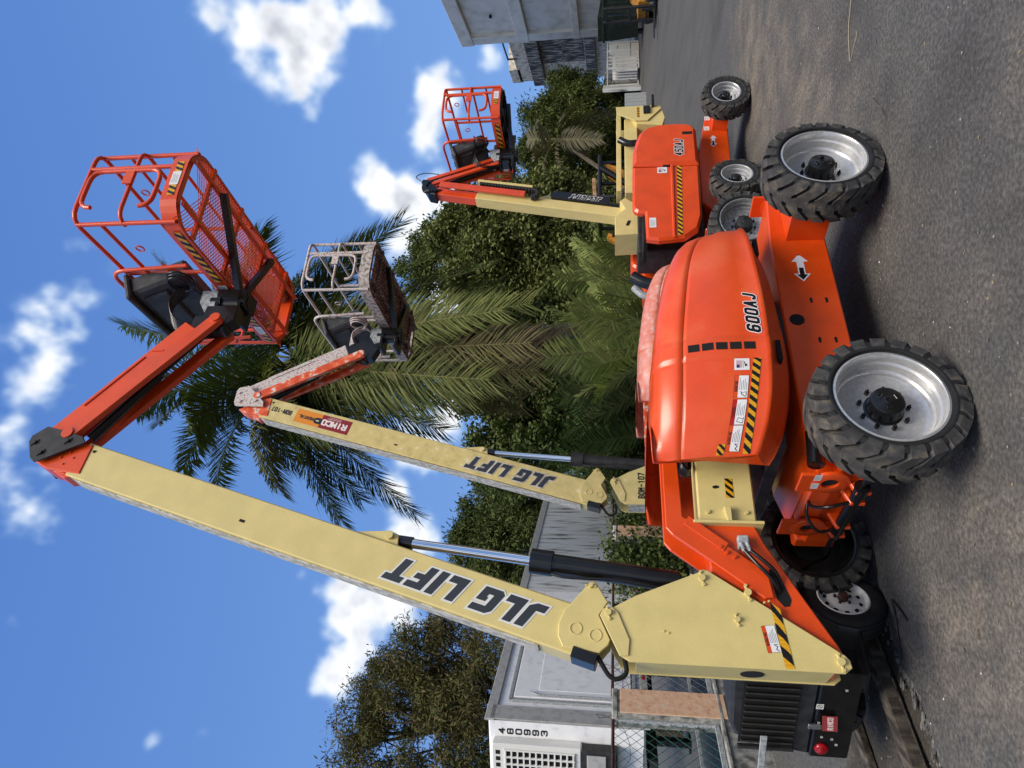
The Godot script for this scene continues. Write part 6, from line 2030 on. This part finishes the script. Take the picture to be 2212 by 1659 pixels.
	for k in 6: g.box(V(-1.15 + k * 0.46, 0.78, 0.8), V(0.1, 1.4, 0.08), 0.01)
	part(t, "bin", g, M.blue_steel)
	g = Geo.new()
	g.box(V(0, 1.53, 0), V(2.9, 0.1, 1.7), 0.02)
	part(t, "rim", g, M.blue_steel)
	var c := at(1366, 212, -44)
	t = thing("flowering_bush", "small bush covered in red blossom at the far yard end", "bush", V(c.x, 0.7, c.z))
	g = Geo.new()
	for k in 4: g.tube([V(0, -0.1, 0), V(cos(k * 1.6) * 0.3, 0.7, sin(k * 1.6) * 0.3)], 0.03, 5)
	part(t, "stem", g, M.bark)
	crown(t, [[V(0, 0.75, 0), 0.55], [V(0.4, 0.55, 0.1), 0.45], [V(-0.4, 0.55, 0.1), 0.45]], 40.0, Color(0.32, 0.04, 0.04), Color(0.45, 0.16, 0.15), 77, 1.0, 2)
	t = thing("sheet_stack", "grey corrugated sheets stacked behind the cream tower upright", "sheets", V(at(1345, 235, -36).x, 0.58, -36), 20.0)
	for k in 3:
		g = Geo.new()
		g.box(V(0.1 * k, 0.5, -0.12 * k), V(1.9, 1.1 - 0.1 * k, 0.03), 0.004)
		for j in 9: g.box(V(0.1 * k - 0.85 + j * 0.21, 0.5, -0.12 * k + 0.02), V(0.06, 1.08 - 0.1 * k, 0.02), 0.004)
		part(t, "sheet", g, M.galv)

# ---------------------------------------------------------------- sky: blue air, drifting cumulus, denser cloud added out of view
func sky_image() -> Image:
	var W := 2048
	var H := 1024
	var im := Image.create(W, H, false, Image.FORMAT_RGBF)
	var n1 := FastNoiseLite.new()
	n1.seed = 12; n1.frequency = 5.0; n1.fractal_octaves = 6; n1.fractal_gain = 0.5
	var n2 := FastNoiseLite.new()
	n2.seed = 31; n2.frequency = 1.5; n2.fractal_octaves = 5
	# clouds in view, as directions with a radius in radians and a body: [x, y, radius, density]
	var px := [[470, 35, 40, 1.0], [530, 75, 55, 1.1], [600, 60, 60, 1.1], [640, 130, 65, 1.1], [700, 60, 70, 1.1], [780, 25, 55, 1.0], [640, 190, 45, 1.0], [670, 235, 30, 0.9], [740, 120, 40, 0.7],
		[945, 200, 50, 1.0], [930, 260, 55, 1.0], [925, 310, 40, 0.8], [945, 155, 30, 0.8], [1055, 125, 32, 0.6], [820, 395, 50, 1.1], [870, 430, 65, 1.1], [930, 440, 65, 1.1], [985, 455, 60, 1.0], [900, 500, 60, 1.0], [860, 540, 45, 0.9],
		[90, 700, 85, 0.44], [130, 750, 85, 0.42], [70, 830, 80, 0.40], [180, 640, 60, 0.33], [20, 960, 70, 0.5], [60, 1080, 70, 0.48], [120, 1140, 50, 0.4], [190, 560, 60, 0.28], [30, 1000, 60, 0.5], [150, 850, 60, 0.36], [10, 1330, 30, 0.35],
		[740, 1270, 50, 1.0], [760, 1340, 62, 1.1], [810, 1300, 65, 1.1], [860, 1220, 60, 1.0], [890, 1160, 55, 1.0], [760, 1420, 55, 1.0], [730, 1480, 50, 0.9], [700, 1500, 35, 0.7], [880, 1320, 60, 0.9], [860, 1060, 45, 0.8], [920, 980, 60, 0.95], [880, 900, 50, 0.8], [960, 900, 60, 0.9], [980, 640, 60, 0.8], [650, 1240, 16, 0.35], [330, 1600, 25, 0.3], [440, 1590, 18, 0.3], [190, 1370, 14, 0.3]]
	var cl := []
	for q in px:
		var d := (at(q[0], q[1], -10.0) - V(0, CAM_H)).normalized()
		cl.append([d, q[2] / FPX * 0.9, q[3]])
	for j in H:
		var el := PI * 0.5 - PI * (j + 0.5) / H
		var y := sin(el)
		if el < -0.06:
			for i in W: im.set_pixel(i, j, Color(0.3, 0.29, 0.27).srgb_to_linear())
			continue
		var t := clampf(el / 1.2, 0, 1)
		var blue := Color(0.34, 0.45, 0.60).lerp(Color(0.165, 0.28, 0.48), pow(t, 0.62))
		for i in W:
			var az := TAU * (i + 0.5) / W
			var d := Vector3(sin(az) * cos(el), y, -cos(az) * cos(el))
			var dens := 0.0
			var a := n1.get_noise_3d(d.x * 3, d.y * 3, d.z * 3)
			if d.z < -0.4:
				for c in cl:
					var cs: float = d.dot(c[0])
					if cs > 0.985:
						var r: float = sqrt(maxf(0.0, 2.0 - 2.0 * cs)) / c[1]
						if r < 2.4:
							var e: float = c[2] * exp(-r * r * 0.9)
							dens = maxf(dens, e) + 0.22 * minf(dens, e)
			else:
				dens = clampf(n2.get_noise_3d(d.x * 1.4, d.y * 2.0, d.z * 1.4) * 2.2 + 0.55, 0, 1.4) * smoothstep(-0.4, -0.2, d.z)  # unseen cloud, thickened to whiten and brighten the ambient light
			var cover := smoothstep(0.22, 1.0, dens + a * 0.85 * clampf(dens * 3.0, 0, 1))
			var k := blue
			if cover > 0.0:
				var b := n1.get_noise_3d(d.x * 5 + 7, d.y * 5 - 0.12, d.z * 5)
				var thick := clampf(dens - 0.55 + a * 0.6, 0, 1)
				var white := Color(0.66, 0.665, 0.672).lerp(Color(0.49, 0.50, 0.53), clampf(thick * 0.8 * (0.6 + b * 1.6), 0, 1))
				k = blue.lerp(white, cover)
			im.set_pixel(i, j, k.srgb_to_linear())
	return im

func _ready():
	# camera: held upright and turned a quarter, as the photograph is
	var cam := Camera3D.new()
	cam.name = "camera"
	add_child(cam)
	var p := deg_to_rad(PITCH)
	var fwd := V(0, sin(p), -cos(p))
	var up := V(0, cos(p), sin(p))
	cam.transform = Transform3D(Basis(-up, Vector3.RIGHT, -fwd), V(0, CAM_H, 0))
	cam.fov = rad_to_deg(2.0 * atan(1512.0 / 2796.0))
	cam.near = 0.1
	cam.far = 2000.0
	cam.current = true
	var sky := Sky.new()
	var sm := PanoramaSkyMaterial.new()
	sm.panorama = ImageTexture.create_from_image(sky_image())
	sky.sky_material = sm
	var env := Environment.new()
	env.background_mode = Environment.BG_SKY
	env.sky = sky
	env.background_energy_multiplier = 1.0
	env.tonemap_mode = Environment.TONE_MAPPER_LINEAR
	env.tonemap_exposure = 2.8
	env.sdfgi_enabled = true; env.ssao_enabled = true; env.ssil_enabled = true
	var we := WorldEnvironment.new()
	we.name = "world"
	we.environment = env
	add_child(we)
	var sun := DirectionalLight3D.new()
	sun.name = "sun"
	sun.light_energy = 0.5
	sun.light_color = Color(1.0, 0.96, 0.9)
	sun.light_angular_distance = 32.0
	sun.shadow_enabled = true
	add_child(sun)
	sun.look_at_from_position(V(0, 0, 0), V(-0.2, -1.0, -0.60))
	make_materials()
	arrow = arrow_mat(); number_600 = model_number("600AJ"); number_450 = model_number("450AJ")
	warn_a = warning_mat(Color(0.8, 0.28, 0.06), "WARNING", 2); warn_b = warning_mat(Color(0.66, 0.06, 0.06), "DANGER", 1); warn_c = warning_mat(Color(0.8, 0.28, 0.06), "WARNING", 0)
	label_a = small_label_mat(0); label_b = small_label_mat(2); small_white = label_b
	rental = rental_mat(); stencil = stencil_mat("BOM-107", 290)
	make_ground()
	make_buildings()
	make_plants()
	make_fence()
	make_trailer()
	var basket := {board = M.orange, frame = M.orange, floor = M.orange, rail = M.orange, console = M.console, hose = M.black, solid = false, stripes = true}
	big_lift("boom_lift", "repainted orange boom lift marked 600AJ with cream boom lettered in dark grey", {pos = V(0.153, 0, -6.44), yaw = 36.3, chassis_yaw = 0.0, orange = M.orange, hood = M.hood, cream = M.cream, cream_tail = M.cream, rim = M.silver, fresh = true, base = Vector2(-2.428, 2.418), tip = Vector2(-1.175, 6.742), letters = 0.0, head = M.orange, jib_turn = 0.0, jib = M.orange, knuckle = M.dark, platform = V(1.39, 6.09, 0.14), platform_yaw = -9.8, basket = basket})
	var basket2 := {board = M.grimy, frame = M.rusty_floor, floor = M.rusty_floor, rail = M.overspray, console = M.console, hose = M.overspray, solid = true, stripes = false}
	big_lift("boom_lift", "older boom lift stencilled BOM-107, its jib and basket crusted with white paint", {pos = V(0.6, -0.04, -10.6), yaw = 31.0, chassis_yaw = -7.0, orange = M.orange_old, hood = M.faded, cream = M.cream_old, cream_tail = M.cream_grey, rim = M.silver_old, fresh = false, base = Vector2(-2.47, 2.52), tip = Vector2(-1.245, 7.25), letters = 0.25, head = M.orange_old, jib_turn = -0.5, jib = M.overspray, knuckle = M.overspray, platform = V(0.84, 5.72, -0.1), platform_yaw = -5.0, basket = basket2})
	small_lift()
	make_compressor()
	make_right_things()
	make_litter()
